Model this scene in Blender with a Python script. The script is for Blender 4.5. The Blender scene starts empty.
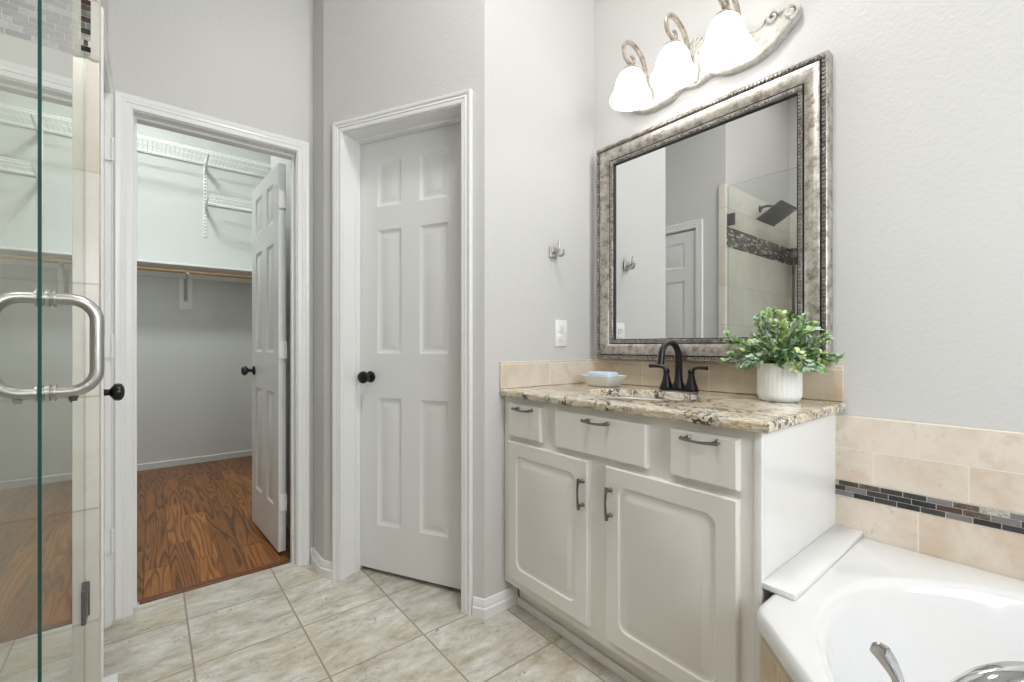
import bpy, bmesh, math, random
from mathutils import Vector, Matrix
random.seed(7)
PI = math.pi
scene = bpy.context.scene
COL = scene.collection

# ------------------------------------------------------------------ camera
cam_d = bpy.data.cameras.new('camera')
cam = bpy.data.objects.new('camera', cam_d); COL.objects.link(cam)
cam.location = (0, 0, 1.07)
cam.rotation_euler = (math.radians(90), 0, math.radians(51.0))
cam_d.sensor_width = 36.0
cam_d.lens = 36.0 * 447.0 / 1024.0
cam_d.shift_y = 5.0 / 1024.0
cam_d.clip_start = 0.01
scene.camera = cam

# ------------------------------------------------------------------ world, view
w = bpy.data.worlds.new('world'); scene.world = w; w.use_nodes = True
w.node_tree.nodes['Background'].inputs[0].default_value = (0.95, 0.975, 1.0, 1)
w.node_tree.nodes['Background'].inputs[1].default_value = 9.0
scene.view_settings.view_transform = 'Standard'
scene.view_settings.look = 'None'
scene.view_settings.gamma = 1
scene.view_settings.use_curve_mapping = False
scene.view_settings.exposure = 0.25
scene.cycles.use_denoising = True
scene.cycles.max_bounces = 12
scene.cycles.diffuse_bounces = 6
scene.cycles.glossy_bounces = 6
scene.cycles.transparent_max_bounces = 16
scene.cycles.caustics_reflective = False
scene.cycles.caustics_refractive = False
scene.cycles.sample_clamp_indirect = 6.0

def area(name, loc, rot, sx, sy, power, color=(1, 1, 1), shape='RECTANGLE'):
    d = bpy.data.lights.new(name, 'AREA'); d.shape = shape; d.size = sx; d.size_y = sy
    d.energy = power; d.color = color
    o = bpy.data.objects.new(name, d); COL.objects.link(o)
    o.location = loc; o.rotation_euler = rot
    return o
CEIL = 3.5
# daylight is the sky seen through the window over the tub; the portal only guides its sampling
portal = area('window_portal', (1.175, 0.775, 1.725), (0, math.radians(90), 0), 1.25, 1.15, 1)
portal.data.cycles.is_portal = True
# closet ceiling lamp, plus unseen fill lights added for bath, shower and entry
area('bath_fill_light', (-0.55, 0.65, CEIL-0.13), (0, 0, 0), 0.42, 0.42, 25, (1.0, 0.98, 0.95), 'DISK')
area('closet_lamp_light', (-3.75, -0.05, CEIL-0.13), (0, 0, 0), 0.36, 0.36, 31, (0.96, 1.0, 0.965), 'DISK')
area('shower_fill_light', (-1.0, -0.72, CEIL-0.03), (0, 0, 0), 0.16, 0.16, 5, (1.0, 0.97, 0.93), 'DISK')
area('entry_fill_light', (0.35, -1.1, CEIL-0.13), (0, 0, 0), 0.42, 0.42, 10, (1.0, 0.97, 0.93), 'DISK')

# ------------------------------------------------------------------ materials
def srgb(r, g, b):
    f = lambda c: (c/255/12.92 if c/255 <= 0.04045 else ((c/255+0.055)/1.055)**2.4)
    return (f(r), f(g), f(b), 1)

class NT:
    def __init__(s, name):
        s.m = bpy.data.materials.new(name); s.m.use_nodes = True
        s.t = s.m.node_tree; s.t.nodes.clear()
        s.out = s.n('ShaderNodeOutputMaterial')
    def n(s, typ, **kw):
        nd = s.t.nodes.new(typ)
        for k, v in kw.items():
            if k.startswith('i_'):
                nd.inputs[k[2:].replace('_', ' ')].default_value = v
            else: setattr(nd, k, v)
        return nd
    def l(s, a, b): s.t.links.new(a, b)
    def coords(s):
        return s.n('ShaderNodeTexCoord').outputs['Object']
    def ramp(s, fac, stops):
        r = s.n('ShaderNodeValToRGB'); e = r.color_ramp.elements
        while len(e) > 1: e.remove(e[-1])
        e[0].position, e[0].color = stops[0]
        for p, c in stops[1:]:
            x = e.new(p); x.color = c
        if fac is not None: s.l(fac, r.inputs[0])
        return r.outputs[0]
    def mix(s, fac, a, b, mode='MIX'):
        m = s.n('ShaderNodeMix', data_type='RGBA', blend_type=mode)
        for sock, v in ((m.inputs[0], fac), (m.inputs[6], a), (m.inputs[7], b)):
            if hasattr(v, 'is_linked') or hasattr(v, 'links'): s.l(v, sock)
            else: sock.default_value = v
        return m.outputs[2]
    def math(s, op, a, b=None):
        m = s.n('ShaderNodeMath', operation=op)
        for i, v in enumerate((a, b)):
            if v is None: continue
            if hasattr(v, 'links'): s.l(v, m.inputs[i])
            else: m.inputs[i].default_value = v
        return m.outputs[0]
    def noise(s, vec, scale, detail=3, rough=0.5, dist=0.0):
        n = s.n('ShaderNodeTexNoise'); n.inputs['Scale'].default_value = scale
        n.inputs['Detail'].default_value = detail; n.inputs['Roughness'].default_value = rough
        n.inputs['Distortion'].default_value = dist
        if vec is not None: s.l(vec, n.inputs['Vector'])
        return n.outputs['Fac']
    def mapping(s, vec, loc=(0, 0, 0), rot=(0, 0, 0), scale=(1, 1, 1)):
        m = s.n('ShaderNodeMapping'); s.l(vec, m.inputs[0])
        m.inputs[1].default_value = loc; m.inputs[2].default_value = rot; m.inputs[3].default_value = scale
        return m.outputs[0]
    def bump(s, h, strength, dist):
        b = s.n('ShaderNodeBump'); b.inputs['Strength'].default_value = strength
        b.inputs['Distance'].default_value = dist; s.l(h, b.inputs['Height'])
        return b.outputs[0]
    def bsdf(s, color=None, rough=0.5, metal=0.0, normal=None, spec=0.5, coat=0.0, **kw):
        p = s.n('ShaderNodeBsdfPrincipled')
        for sock, v in ((p.inputs['Base Color'], color), (p.inputs['Roughness'], rough), (p.inputs['Metallic'], metal), (p.inputs['Normal'], normal)):
            if v is None: continue
            if hasattr(v, 'links'): s.l(v, sock)
            else: sock.default_value = v
        p.inputs['Specular IOR Level'].default_value = spec
        p.inputs['Coat Weight'].default_value = coat
        p.inputs['Coat Roughness'].default_value = 0.08
        for k, v in kw.items(): p.inputs[k.replace('_', ' ')].default_value = v
        s.l(p.outputs[0], s.out.inputs[0])
        return s.m

def plain(name, col, rough=0.5, metal=0.0, bump=None, **kw):
    t = NT(name); nr = None; c = t.coords()
    var = t.mix(t.noise(c, 6.0, 2), tuple(x*0.97 for x in col[:3])+(1,), tuple(min(1, x*1.03) for x in col[:3])+(1,))
    if bump:
        nr = t.bump(t.noise(c, bump[0], 3), bump[1], bump[2])
    return t.bsdf(var, rough, metal, nr, **kw)

def wall_paint(name, col):
    t = NT(name); c = t.coords()
    h = t.ramp(t.noise(c, 95.0, 2, 0.5), [(0.38, (0, 0, 0, 1)), (0.62, (1, 1, 1, 1))])
    return t.bsdf(col, 0.42, 0, t.bump(h, 0.13, 0.002), 0.35)

def tile_mat(name, axes, origin, bw, bh, mortar, offset, stops, grout, rough=0.3, nscale=5.0, pits=True, dist=0.35, bias=0.0):
    """rectangular stone tiles, each with its own vein pattern"""
    t = NT(name); c = t.coords()
    sp = t.n('ShaderNodeSeparateXYZ'); t.l(c, sp.inputs[0])
    cb = t.n('ShaderNodeCombineXYZ')
    t.l(t.math('SUBTRACT', sp.outputs[axes[0]], origin[0]), cb.inputs[0])
    t.l(t.math('SUBTRACT', sp.outputs[axes[1]], origin[1]), cb.inputs[1])
    b = t.n('ShaderNodeTexBrick'); t.l(cb.outputs[0], b.inputs['Vector'])
    b.offset = offset; b.squash = 1.0
    b.inputs['Color1'].default_value = (0, 0, 0, 1); b.inputs['Color2'].default_value = (1, 1, 1, 1); b.inputs['Mortar'].default_value = (0.5, 0.5, 0.5, 1)
    b.inputs['Scale'].default_value = 1.0; b.inputs['Mortar Size'].default_value = mortar
    b.inputs['Mortar Smooth'].default_value = 0.2; b.inputs['Brick Width'].default_value = bw; b.inputs['Row Height'].default_value = bh
    rnd = t.n('ShaderNodeSeparateColor'); t.l(b.outputs['Color'], rnd.inputs[0]); rnd = rnd.outputs[0]
    off = t.n('ShaderNodeCombineXYZ'); t.l(t.math('MULTIPLY', rnd, 37.0), off.inputs[0]); t.l(t.math('MULTIPLY', rnd, 91.0), off.inputs[1])
    add = t.n('ShaderNodeVectorMath', operation='ADD'); t.l(c, add.inputs[0]); t.l(off.outputs[0], add.inputs[1])
    v = add.outputs[0]
    n1 = t.noise(v, nscale, 8, 0.68, dist)
    n1 = t.math('ADD', n1, t.math('MULTIPLY', t.math('SUBTRACT', rnd, 0.5), 0.19))
    colr = t.ramp(n1, stops)
    if pits:
        n2 = t.noise(v, nscale*9, 4, 0.7, 0.4); n3 = t.noise(v, nscale*1.3, 2, 0.5, 1.0)
        pm = t.math('MULTIPLY', t.ramp(n2, [(0.60, (0, 0, 0, 1)), (0.68, (1, 1, 1, 1))]), t.ramp(n3, [(0.5, (0, 0, 0, 1)), (0.62, (1, 1, 1, 1))]))
        colr = t.mix(t.math('MULTIPLY', pm, 0.55), colr, srgb(120, 108, 92))
    colr = t.mix(b.outputs['Fac'], colr, grout)
    h = t.math('SUBTRACT', 1.0, b.outputs['Fac'])
    return t.bsdf(colr, rough, 0, t.bump(h, 0.5, 0.002), 0.5)

WALLC = (0.60, 0.595, 0.585, 1)
M = {}
M['wall'] = wall_paint('wall_paint_light_grey', WALLC)
M['wall_closet'] = wall_paint('wall_paint_closet', (0.58, 0.60, 0.585, 1))
M['ceiling'] = wall_paint('ceiling_paint', (0.80, 0.80, 0.79, 1))
M['trim'] = plain('white_trim_paint', (0.80, 0.80, 0.80, 1), 0.3)
M['door'] = plain('white_door_paint', (0.73, 0.735, 0.73, 1), 0.32)
M['cab'] = plain('cream_cabinet_paint', (0.775, 0.752, 0.712, 1), 0.33)
M['cab_white'] = plain('white_panel_paint', (0.75, 0.75, 0.745, 1), 0.22)
M['acrylic'] = plain('white_acrylic', (0.715, 0.72, 0.725, 1), 0.12, coat=0.5)
M['ceramic'] = plain('white_ceramic', (0.82, 0.82, 0.81, 1), 0.15, coat=0.4)
M['plastic'] = plain('white_plastic', (0.82, 0.82, 0.80, 1), 0.3)
M['slot'] = plain('dark_slot', (0.03, 0.03, 0.03, 1), 0.6)
M['black'] = plain('oil_rubbed_black', (0.012, 0.012, 0.014, 1), 0.28, 0.3)
M['nickel'] = plain('brushed_nickel', (0.50, 0.49, 0.475, 1), 0.36, 1.0)
M['pull'] = plain('dark_nickel_pull', (0.24, 0.235, 0.225, 1), 0.35, 1.0)
M['chrome'] = plain('chrome', (0.72, 0.73, 0.75, 1), 0.07, 1.0)
M['dark_metal'] = plain('dark_bronze_metal', (0.16, 0.155, 0.15, 1), 0.35, 0.8)
M['rod'] = plain('rod_wood', srgb(166, 136, 96), 0.4)
M['wire'] = plain('white_vinyl_wire', (0.80, 0.82, 0.80, 1), 0.35)
M['soap'] = plain('pale_blue_soap', srgb(196, 218, 236), 0.45)
M['soil'] = plain('dark_soil', (0.03, 0.022, 0.015, 1), 0.9, bump=(120, 0.6, 0.004))
M['stem'] = plain('green_stem', srgb(98, 128, 72), 0.5)
M['antique'] = None
M['grass'] = plain('outdoor_concrete', (0.22, 0.22, 0.21, 1), 0.9)

TRAV = [(0.32, srgb(164, 154, 138)), (0.40, srgb(188, 180, 166)), (0.47, srgb(206, 202, 192)), (0.54, srgb(198, 194, 184)), (0.59, srgb(214, 212, 205)), (0.66, srgb(190, 178, 158)), (0.74, srgb(208, 204, 195))]
def floor_stone():
    """square travertine tiles: grainy directional veins, tan patches and small pits, a different cut in each tile"""
    t = NT('floor_travertine_tile'); c = t.coords()
    sh_ = t.mapping(c, loc=(1.494+0.332*8, -0.451+0.338*8, 0))
    b = t.n('ShaderNodeTexBrick'); t.l(sh_, b.inputs['Vector']); b.offset = 0.0
    b.inputs['Color1'].default_value = (0, 0, 0, 1); b.inputs['Color2'].default_value = (1, 1, 1, 1)
    b.inputs['Scale'].default_value = 1.0; b.inputs['Mortar Size'].default_value = 0.0034; b.inputs['Mortar Smooth'].default_value = 0.25
    b.inputs['Brick Width'].default_value = 0.332; b.inputs['Row Height'].default_value = 0.338
    rs = t.n('ShaderNodeSeparateColor'); t.l(b.outputs['Color'], rs.inputs[0]); rnd = rs.outputs[0]
    off = t.n('ShaderNodeCombineXYZ'); t.l(t.math('MULTIPLY', rnd, 37.0), off.inputs[0]); t.l(t.math('MULTIPLY', rnd, 91.0), off.inputs[1])
    add = t.n('ShaderNodeVectorMath', operation='ADD'); t.l(c, add.inputs[0]); t.l(off.outputs[0], add.inputs[1]); v = add.outputs[0]
    vs = t.mapping(v, scale=(1.7, 0.75, 1), rot=(0, 0, 0.12))
    g = t.noise(vs, 9.0, 12, 0.78, 0.25)
    base = t.ramp(g, [(0.36, srgb(164, 158, 145)), (0.46, srgb(190, 186, 175)), (0.54, srgb(202, 199, 191)), (0.64, srgb(220, 219, 214))])
    pt = t.math('MULTIPLY', t.ramp(t.noise(vs, 4.2, 8, 0.7, 0.5), [(0.46, (0, 0, 0, 1)), (0.58, (1, 1, 1, 1))]), 0.9)
    tan = t.ramp(g, [(0.36, srgb(154, 143, 124)), (0.5, srgb(188, 178, 160)), (0.66, srgb(206, 200, 187))])
    col = t.mix(pt, base, tan)
    pit = t.math('MULTIPLY', t.ramp(t.noise(v, 62, 5, 0.7, 0.6), [(0.575, (0, 0, 0, 1)), (0.63, (1, 1, 1, 1))]), t.ramp(t.noise(vs, 7, 3, 0.6, 0.6), [(0.52, (0, 0, 0, 1)), (0.60, (1, 1, 1, 1))]))
    col = t.mix(t.math('MULTIPLY', pit, 0.8), col, srgb(112, 98, 80))
    col = t.mix(b.outputs['Fac'], col, srgb(152, 141, 124))
    h = t.math('SUBTRACT', t.math('SUBTRACT', 1.0, b.outputs['Fac']), t.math('MULTIPLY', pit, 0.4))
    return t.bsdf(col, 0.3, 0, t.bump(h, 0.5, 0.002), 0.5)
M['floor_tile'] = floor_stone()
BEIGE = [(0.30, srgb(202, 184, 164)), (0.45, srgb(213, 201, 186)), (0.58, srgb(220, 211, 199)), (0.72, srgb(202, 187, 168))]
M['tub_tile'] = tile_mat('beige_wall_tile', (0, 2), (-0.457-0.2*4, 0.855-0.1*10), 0.2, 0.1, 0.0022, 0.5, BEIGE, srgb(224, 214, 200), 0.3, 6.0)
M['apron_tile'] = tile_mat('beige_apron_tile', (0, 2), (-0.60, 0.43-0.1*6), 0.12, 0.1, 0.0022, 0.5, [(0.3, srgb(188, 164, 130)), (0.55, srgb(206, 186, 156)), (0.75, srgb(190, 168, 136))], srgb(214, 202, 184), 0.3, 8.0)
SPL = [(0.30, srgb(192, 170, 144)), (0.45, srgb(206, 189, 166)), (0.58, srgb(214, 201, 181)), (0.72, srgb(194, 174, 148))]
M['splash_x'] = tile_mat('beige_splash_tile', (0, 2), (-1.43-0.3*4, 0.60), 0.3, 0.5, 0.0022, 0.0, SPL, srgb(226, 214, 196), 0.3, 7.0, bias=0)
M['splash_y'] = tile_mat('beige_splash_tile_side', (1, 2), (1.672-0.3*6+0.11, 0.60), 0.3, 0.5, 0.0022, 0.0, BEIGE, srgb(228, 220, 206), 0.3, 7.0)
SHW = [(0.3, srgb(204, 198, 184)), (0.5, srgb(216, 212, 202)), (0.65, srgb(223, 220, 212)), (0.8, srgb(206, 199, 186))]
M['shower_tile_y'] = tile_mat('shower_tile_side', (1, 2), (-0.103-0.6*6, 1.835-0.3*8), 0.6, 0.3, 0.003, 0.5, SHW, srgb(194, 188, 175), 0.3, 3.0, False)
M['shower_tile_x'] = tile_mat('shower_tile_back', (0, 2), (-1.633-0.6*2, 1.835-0.3*8), 0.6, 0.3, 0.003, 0.5, SHW, srgb(194, 188, 175), 0.3, 3.0, False)
M['shower_floor'] = tile_mat('shower_floor_tile', (0, 1), (-3, -3), 0.05, 0.05, 0.002, 0.0, SHW, srgb(170, 162, 150), 0.4, 3.0, False)

def wood_floor():
    t = NT('oak_plank_floor'); c = t.coords()
    sp = t.n('ShaderNodeSeparateXYZ'); t.l(c, sp.inputs[0])
    b = t.n('ShaderNodeTexBrick'); t.l(t.mapping(c, (20.0, 5.02, 0)), b.inputs['Vector'])
    b.offset = 0.37; b.offset_frequency = 2
    b.inputs['Color1'].default_value = (0, 0, 0, 1); b.inputs['Color2'].default_value = (1, 1, 1, 1); b.inputs['Mortar'].default_value = (0.1, 0.1, 0.1, 1)
    b.inputs['Scale'].default_value = 1.0; b.inputs['Mortar Size'].default_value = 0.0012
    b.inputs['Brick Width'].default_value = 0.75; b.inputs['Row Height'].default_value = 0.098
    rs = t.n('ShaderNodeSeparateColor'); t.l(b.outputs['Color'], rs.inputs[0]); rnd = rs.outputs[0]
    off = t.n('ShaderNodeCombineXYZ'); t.l(t.math('MULTIPLY', rnd, 53.0), off.inputs[0]); t.l(t.math('MULTIPLY', rnd, 17.0), off.inputs[1])
    add = t.n('ShaderNodeVectorMath', operation='ADD'); t.l(c, add.inputs[0]); t.l(off.outputs[0], add.inputs[1])
    v = add.outputs[0]
    big = t.noise(t.mapping(v, scale=(0.75, 9.5, 1)), 1.0, 1.5, 0.45, 0.25)
    rings = t.math('FRACT', t.math('MULTIPLY', big, 13.0))
    rings = t.ramp(rings, [(0.0, (0, 0, 0, 1)), (0.35, (0.75, 0.75, 0.75, 1)), (0.8, (1, 1, 1, 1)), (1.0, (0.1, 0.1, 0.1, 1))])
    fine = t.noise(t.mapping(v, scale=(6, 160, 1)), 1.0, 3, 0.6)
    g = t.math('ADD', t.math('MULTIPLY', rings, 0.42), t.math('MULTIPLY', fine, 0.5))
    g = t.math('ADD', g, t.math('MULTIPLY', t.math('SUBTRACT', rnd, 0.5), 0.38))
    col = t.ramp(g, [(0.2, srgb(76, 42, 15)), (0.45, srgb(118, 70, 27)), (0.7, srgb(150, 95, 42)), (0.95, srgb(176, 120, 60))])
    col = t.mix(b.outputs['Fac'], col, srgb(50, 26, 10))
    return t.bsdf(col, 0.33, 0, t.bump(g, 0.08, 0.001), 0.5)
M['wood_floor'] = wood_floor()

def granite():
    t = NT('granite'); c = t.coords()
    v = t.mapping(c, scale=(0.42, 1.35, 1.1))
    base = t.ramp(t.noise(v, 15, 6, 0.66, 1.0), [(0.30, srgb(148, 134, 114)), (0.40, srgb(204, 194, 172)), (0.50, srgb(228, 222, 209)), (0.585, srgb(206, 182, 134)), (0.63, srgb(224, 216, 200)), (0.76, srgb(150, 142, 132))])
    vo = t.n('ShaderNodeTexVoronoi'); vo.inputs['Scale'].default_value = 150; t.l(c, vo.inputs['Vector'])
    sc = t.n('ShaderNodeSeparateColor'); t.l(vo.outputs['Color'], sc.inputs[0])
    base = t.mix(0.22, base, t.ramp(sc.outputs[0], [(0.0, srgb(150, 136, 114)), (0.5, srgb(224, 214, 192)), (1.0, srgb(238, 232, 218))]))
    cl = t.ramp(t.noise(c, 16, 3, 0.5, 0.6), [(0.47, (0, 0, 0, 1)), (0.56, (1, 1, 1, 1))])
    sp = t.ramp(t.noise(c, 75, 4, 0.6, 0.8), [(0.47, (0, 0, 0, 1)), (0.52, (1, 1, 1, 1))])
    col = t.mix(t.math('MULTIPLY', t.math('MULTIPLY', cl, sp), 0.92), base, srgb(44, 37, 32))
    ve = t.ramp(t.noise(t.mapping(c, scale=(1.2, 12, 6), rot=(0, 0, 0.2)), 5.0, 5, 0.62, 1.0), [(0.45, (0, 0, 0, 1)), (0.5, (1, 1, 1, 1)), (0.55, (0, 0, 0, 1))])
    col = t.mix(t.math('MULTIPLY', ve, 0.55), col, srgb(116, 102, 88))
    return t.bsdf(col, 0.12, 0, None, 0.5, 0.3)
M['granite'] = granite()

def antique(name, c1, c2, c3, rough, metal, scale=14, dist=0.8):
    t = NT(name); c = t.coords()
    n = t.noise(c, scale, 7, 0.72, dist)
    col = t.ramp(n, [(0.34, c3), (0.5, c2), (0.66, c1)])
    return t.bsdf(col, rough, metal, t.bump(n, 0.15, 0.002))
M['silver'] = antique('antique_silver_frame', srgb(208, 205, 200), srgb(182, 176, 168), srgb(128, 117, 106), 0.42, 0.72, 34, 0.1)
M['silver_bead'] = antique('antique_silver_beading', srgb(196, 194, 190), srgb(150, 146, 140), srgb(66, 62, 58), 0.35, 0.8, 60)
M['groove'] = plain('dark_groove', (0.02, 0.02, 0.02, 1), 0.5)
M['antique'] = antique('antique_white_plaster', srgb(206, 204, 198), srgb(190, 187, 180), srgb(152, 147, 139), 0.5, 0.0, 30)
M['arm'] = antique('antique_arm_metal', srgb(202, 194, 182), srgb(170, 160, 146), srgb(120, 108, 94), 0.4, 0.3, 40)

def emis(name, col, strength):
    t = NT(name); e = t.n('ShaderNodeEmission'); e.inputs[0].default_value = col; e.inputs[1].default_value = strength
    t.l(e.outputs[0], t.out.inputs[0]); return t.m
M['shade'] = emis('lit_frosted_glass', (1.0, 0.985, 0.955, 1), 3.8)
M['bulb'] = emis('lit_bulb', (1.0, 0.96, 0.88, 1), 28.0)
M['lamp_diffuser'] = emis('lamp_diffuser', (1.0, 0.97, 0.93, 1), 1.5)

def glass(name, tint, ior=1.5):
    t = NT(name)
    fr = t.n('ShaderNodeFresnel'); fr.inputs[0].default_value = ior
    ge = t.n('ShaderNodeNewGeometry')
    f2 = t.math('DIVIDE', t.math('MULTIPLY', fr.outputs[0], 2.0), t.math('ADD', fr.outputs[0], 1.0))
    f3 = t.math('MULTIPLY', f2, t.math('SUBTRACT', 1.0, ge.outputs['Backfacing']))
    tr = t.n('ShaderNodeBsdfTransparent'); tr.inputs[0].default_value = tint
    gl = t.n('ShaderNodeBsdfGlossy'); gl.inputs['Roughness'].default_value = 0.0; gl.inputs[0].default_value = (0.95, 0.98, 0.97, 1)
    mx = t.n('ShaderNodeMixShader'); t.l(f3, mx.inputs[0]); t.l(tr.outputs[0], mx.inputs[1]); t.l(gl.outputs[0], mx.inputs[2])
    t.l(mx.outputs[0], t.out.inputs[0]); return t.m
M['glass'] = glass('clear_shower_glass', (0.955, 0.972, 0.962, 1))
M['glass_edge'] = plain('green_glass_edge', (0.02, 0.075, 0.065, 1), 0.1, coat=0.5)
M['window_glass'] = glass('window_glass', (0.97, 0.98, 0.98, 1))
t_ = NT('mirror_silvering'); M['mirror'] = t_.bsdf((0.86, 0.875, 0.87, 1), 0.0, 1.0)
MOS = [plain('mosaic_black', (0.018, 0.018, 0.02, 1), 0.15), plain('mosaic_brown', srgb(74, 56, 46), 0.25, bump=(90, .3, .002)),
       plain('mosaic_grey', srgb(118, 116, 114), 0.25), plain('mosaic_charcoal', srgb(58, 55, 54), 0.2),
       antique('mosaic_marble', srgb(150, 132, 116), srgb(92, 78, 68), srgb(50, 42, 38), 0.2, 0, 90),
       antique('mosaic_pale_metal', srgb(214, 210, 202), srgb(190, 186, 178), srgb(70, 66, 62), 0.3, 0.4, 160),
       plain('mosaic_grout', srgb(222, 219, 212), 0.7)]

# ------------------------------------------------------------------ geometry helpers
WL = {}
def sharp(me, ang=35):
    for p in me.polygons: p.use_smooth = True
    me.set_sharp_from_angle(angle=math.radians(ang))
def obj(name, bm, mats, parent=None, smooth=True, ang=35, local=False, recalc=True):
    if recalc: bmesh.ops.recalc_face_normals(bm, faces=bm.faces)
    if parent is not None and not local:
        bmesh.ops.translate(bm, verts=bm.verts, vec=-WL[parent.name])
    me = bpy.data.meshes.new(name); bm.to_mesh(me); bm.free()
    for m in (mats if isinstance(mats, (list, tuple)) else [mats]): me.materials.append(m)
    if smooth: sharp(me, ang)
    o = bpy.data.objects.new(name, me); COL.objects.link(o)
    if parent is not None:
        o.parent = parent; WL[o.name] = WL[parent.name]
    else: WL[o.name] = Vector((0, 0, 0))
    return o
def rebase(o, loc):
    """move a top-level mesh's origin to loc"""
    loc = Vector(loc); o.data.transform(Matrix.Translation(-loc)); o.location = loc; WL[o.name] = loc; return o
def tag(o, label, cat, group=None):
    o['label'] = label; o['category'] = cat
    if group: o['group'] = group
    return o
def thing(name, label, cat, loc=(0, 0, 0), rotz=0, group=None):
    o = bpy.data.objects.new(name, None); COL.objects.link(o); o.location = loc; o.rotation_euler = (0, 0, rotz)
    o.empty_display_size = 0.05; WL[o.name] = Vector(loc)
    return tag(o, label, cat, group)
def struct(name, bm, mats, parent=None, **kw):
    o = obj(name, bm, mats, parent, **kw)
    if parent is None: o['kind'] = 'structure'
    return o
def BM(): return bmesh.new()

def box(bm, x0, x1, y0, y1, z0, z1, bev=0.0, seg=2, mi=0, mat=None):
    vs = [bm.verts.new((x, y, z)) for x in (x0, x1) for y in (y0, y1) for z in (z0, z1)]
    F = [(0, 1, 3, 2), (4, 6, 7, 5), (0, 4, 5, 1), (2, 3, 7, 6), (0, 2, 6, 4), (1, 5, 7, 3)]
    fs = [bm.faces.new([vs[i] for i in f]) for f in F]
    for f in fs: f.material_index = mi
    if bev > 0:
        es = list({e for f in fs for e in f.edges})
        r = bmesh.ops.bevel(bm, geom=es, offset=bev, segments=seg, affect='EDGES', profile=0.5)
        vs = list({v for f in r['faces'] for v in f.verts} | {v for v in vs if v.is_valid})
        for f in r['faces']: f.material_index = mi
    if mat is not None: bmesh.ops.transform(bm, matrix=mat, verts=[v for v in vs if v.is_valid])
    return vs
def prism(bm, poly, z0, z1, mi=0):
    a = [bm.verts.new((p[0], p[1], z0)) for p in poly]; b = [bm.verts.new((p[0], p[1], z1)) for p in poly]
    n = len(poly)
    fs = [bm.faces.new(a[::-1]), bm.faces.new(b)] + [bm.faces.new((a[i], a[(i+1) % n], b[(i+1) % n], b[i])) for i in range(n)]
    for f in fs: f.material_index = mi
    return a+b
def tube(bm, pts, r, seg=10, caps=True, mi=0):
    pts = [Vector(p) for p in pts]; n = len(pts)
    rs = r if isinstance(r, (list, tuple)) else [r]*n
    rings = []; up = None
    for i, p in enumerate(pts):
        d = ((pts[i+1]-p) if i < n-1 else (p-pts[i-1]))
        if 0 < i < n-1: d = (pts[i+1]-p).normalized()+(p-pts[i-1]).normalized()
        d.normalize()
        if up is None: up = Vector((0, 0, 1)) if abs(d.z) < 0.9 else Vector((1, 0, 0))
        s = d.cross(up)
        if s.length < 1e-6: s = d.orthogonal()
        s.normalize(); u = s.cross(d).normalized(); up = u
        rings.append([bm.verts.new(p+(s*math.cos(2*PI*k/seg)+u*math.sin(2*PI*k/seg))*rs[i]) for k in range(seg)])
    for a, b in zip(rings, rings[1:]):
        for k in range(seg):
            bm.faces.new((a[k], a[(k+1) % seg], b[(k+1) % seg], b[k])).material_index = mi
    if caps:
        bm.faces.new(rings[0][::-1]).material_index = mi; bm.faces.new(rings[-1]).material_index = mi
    return [v for rr in rings for v in rr]
def lathe(bm, prof, c=(0, 0, 0), seg=32, mat=None, mi=0, close=False, fn=None):
    rings = []; new = []
    for r, z in prof:
        if r < 1e-6:
            v = bm.verts.new((c[0], c[1], c[2]+z)); rings.append([v]); new.append(v)
        else:
            ring = []
            for k in range(seg):
                a = 2*PI*k/seg; rr = r*(fn(a, z) if fn else 1)
                ring.append(bm.verts.new((c[0]+rr*math.cos(a), c[1]+rr*math.sin(a), c[2]+z)))
            rings.append(ring); new += ring
    for a, b in zip(rings, rings[1:]):
        for k in range(seg):
            k2 = (k+1) % seg
            f = [a[k % len(a)], a[k2 % len(a)], b[k2 % len(b)], b[k % len(b)]]
            f2 = []
            for v in f:
                if v not in f2: f2.append(v)
            if len(f2) > 2: bm.faces.new(f2).material_index = mi
    if mat is not None: bmesh.ops.transform(bm, matrix=mat, verts=new)
    return new
def smooth_path(pts, n=8, closed=False):
    P = [Vector(p) for p in pts]; out = []; m = len(P)
    for i in range(m if closed else m-1):
        if closed: p0, p1, p2, p3 = P[i-1], P[i], P[(i+1) % m], P[(i+2) % m]
        else: p0, p1, p2, p3 = P[max(i-1, 0)], P[i], P[i+1], P[min(i+2, m-1)]
        for k in range(n):
            t = k/n
            out.append(0.5*((2*p1)+(p2-p0)*t+(2*p0-5*p1+4*p2-p3)*t*t+(3*p1-p0-3*p2+p3)*t**3))
    if not closed: out.append(P[-1])
    return out
def sweep(bm, path, prof, mp, closed=False, mi=None, side=1, cap=True):
    """prof (u,v) swept along a 2-D path; u is the mitred offset in the path's plane (to its right if side=1); mp maps (a,b,v) to 3-D"""
    n = len(path); P = [Vector((p[0], p[1])) for p in path]; offs = []
    for i in range(n):
        if closed or 0 < i < n-1:
            d1 = (P[i]-P[i-1]).normalized(); d2 = (P[(i+1) % n]-P[i]).normalized()
            n1 = Vector((d1.y, -d1.x)); n2 = Vector((d2.y, -d2.x)); m = n1+n2; m = m/(m.dot(n1))
        else:
            d = (P[1]-P[0]) if i == 0 else (P[-1]-P[-2]); d.normalize(); m = Vector((d.y, -d.x))
        offs.append(m*side)
    rings = [[bm.verts.new(mp(P[i].x+offs[i].x*u, P[i].y+offs[i].y*u, v)) for u, v in prof] for i in range(n)]
    k = len(prof)
    for i in range(n if closed else n-1):
        a, b = rings[i], rings[(i+1) % n]
        for j in range(k):
            f = bm.faces.new((a[j], a[(j+1) % k], b[(j+1) % k], b[j]))
            if mi: f.material_index = mi[j]
    if cap and not closed:
        bm.faces.new(rings[0][::-1]); bm.faces.new(rings[-1])
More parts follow.
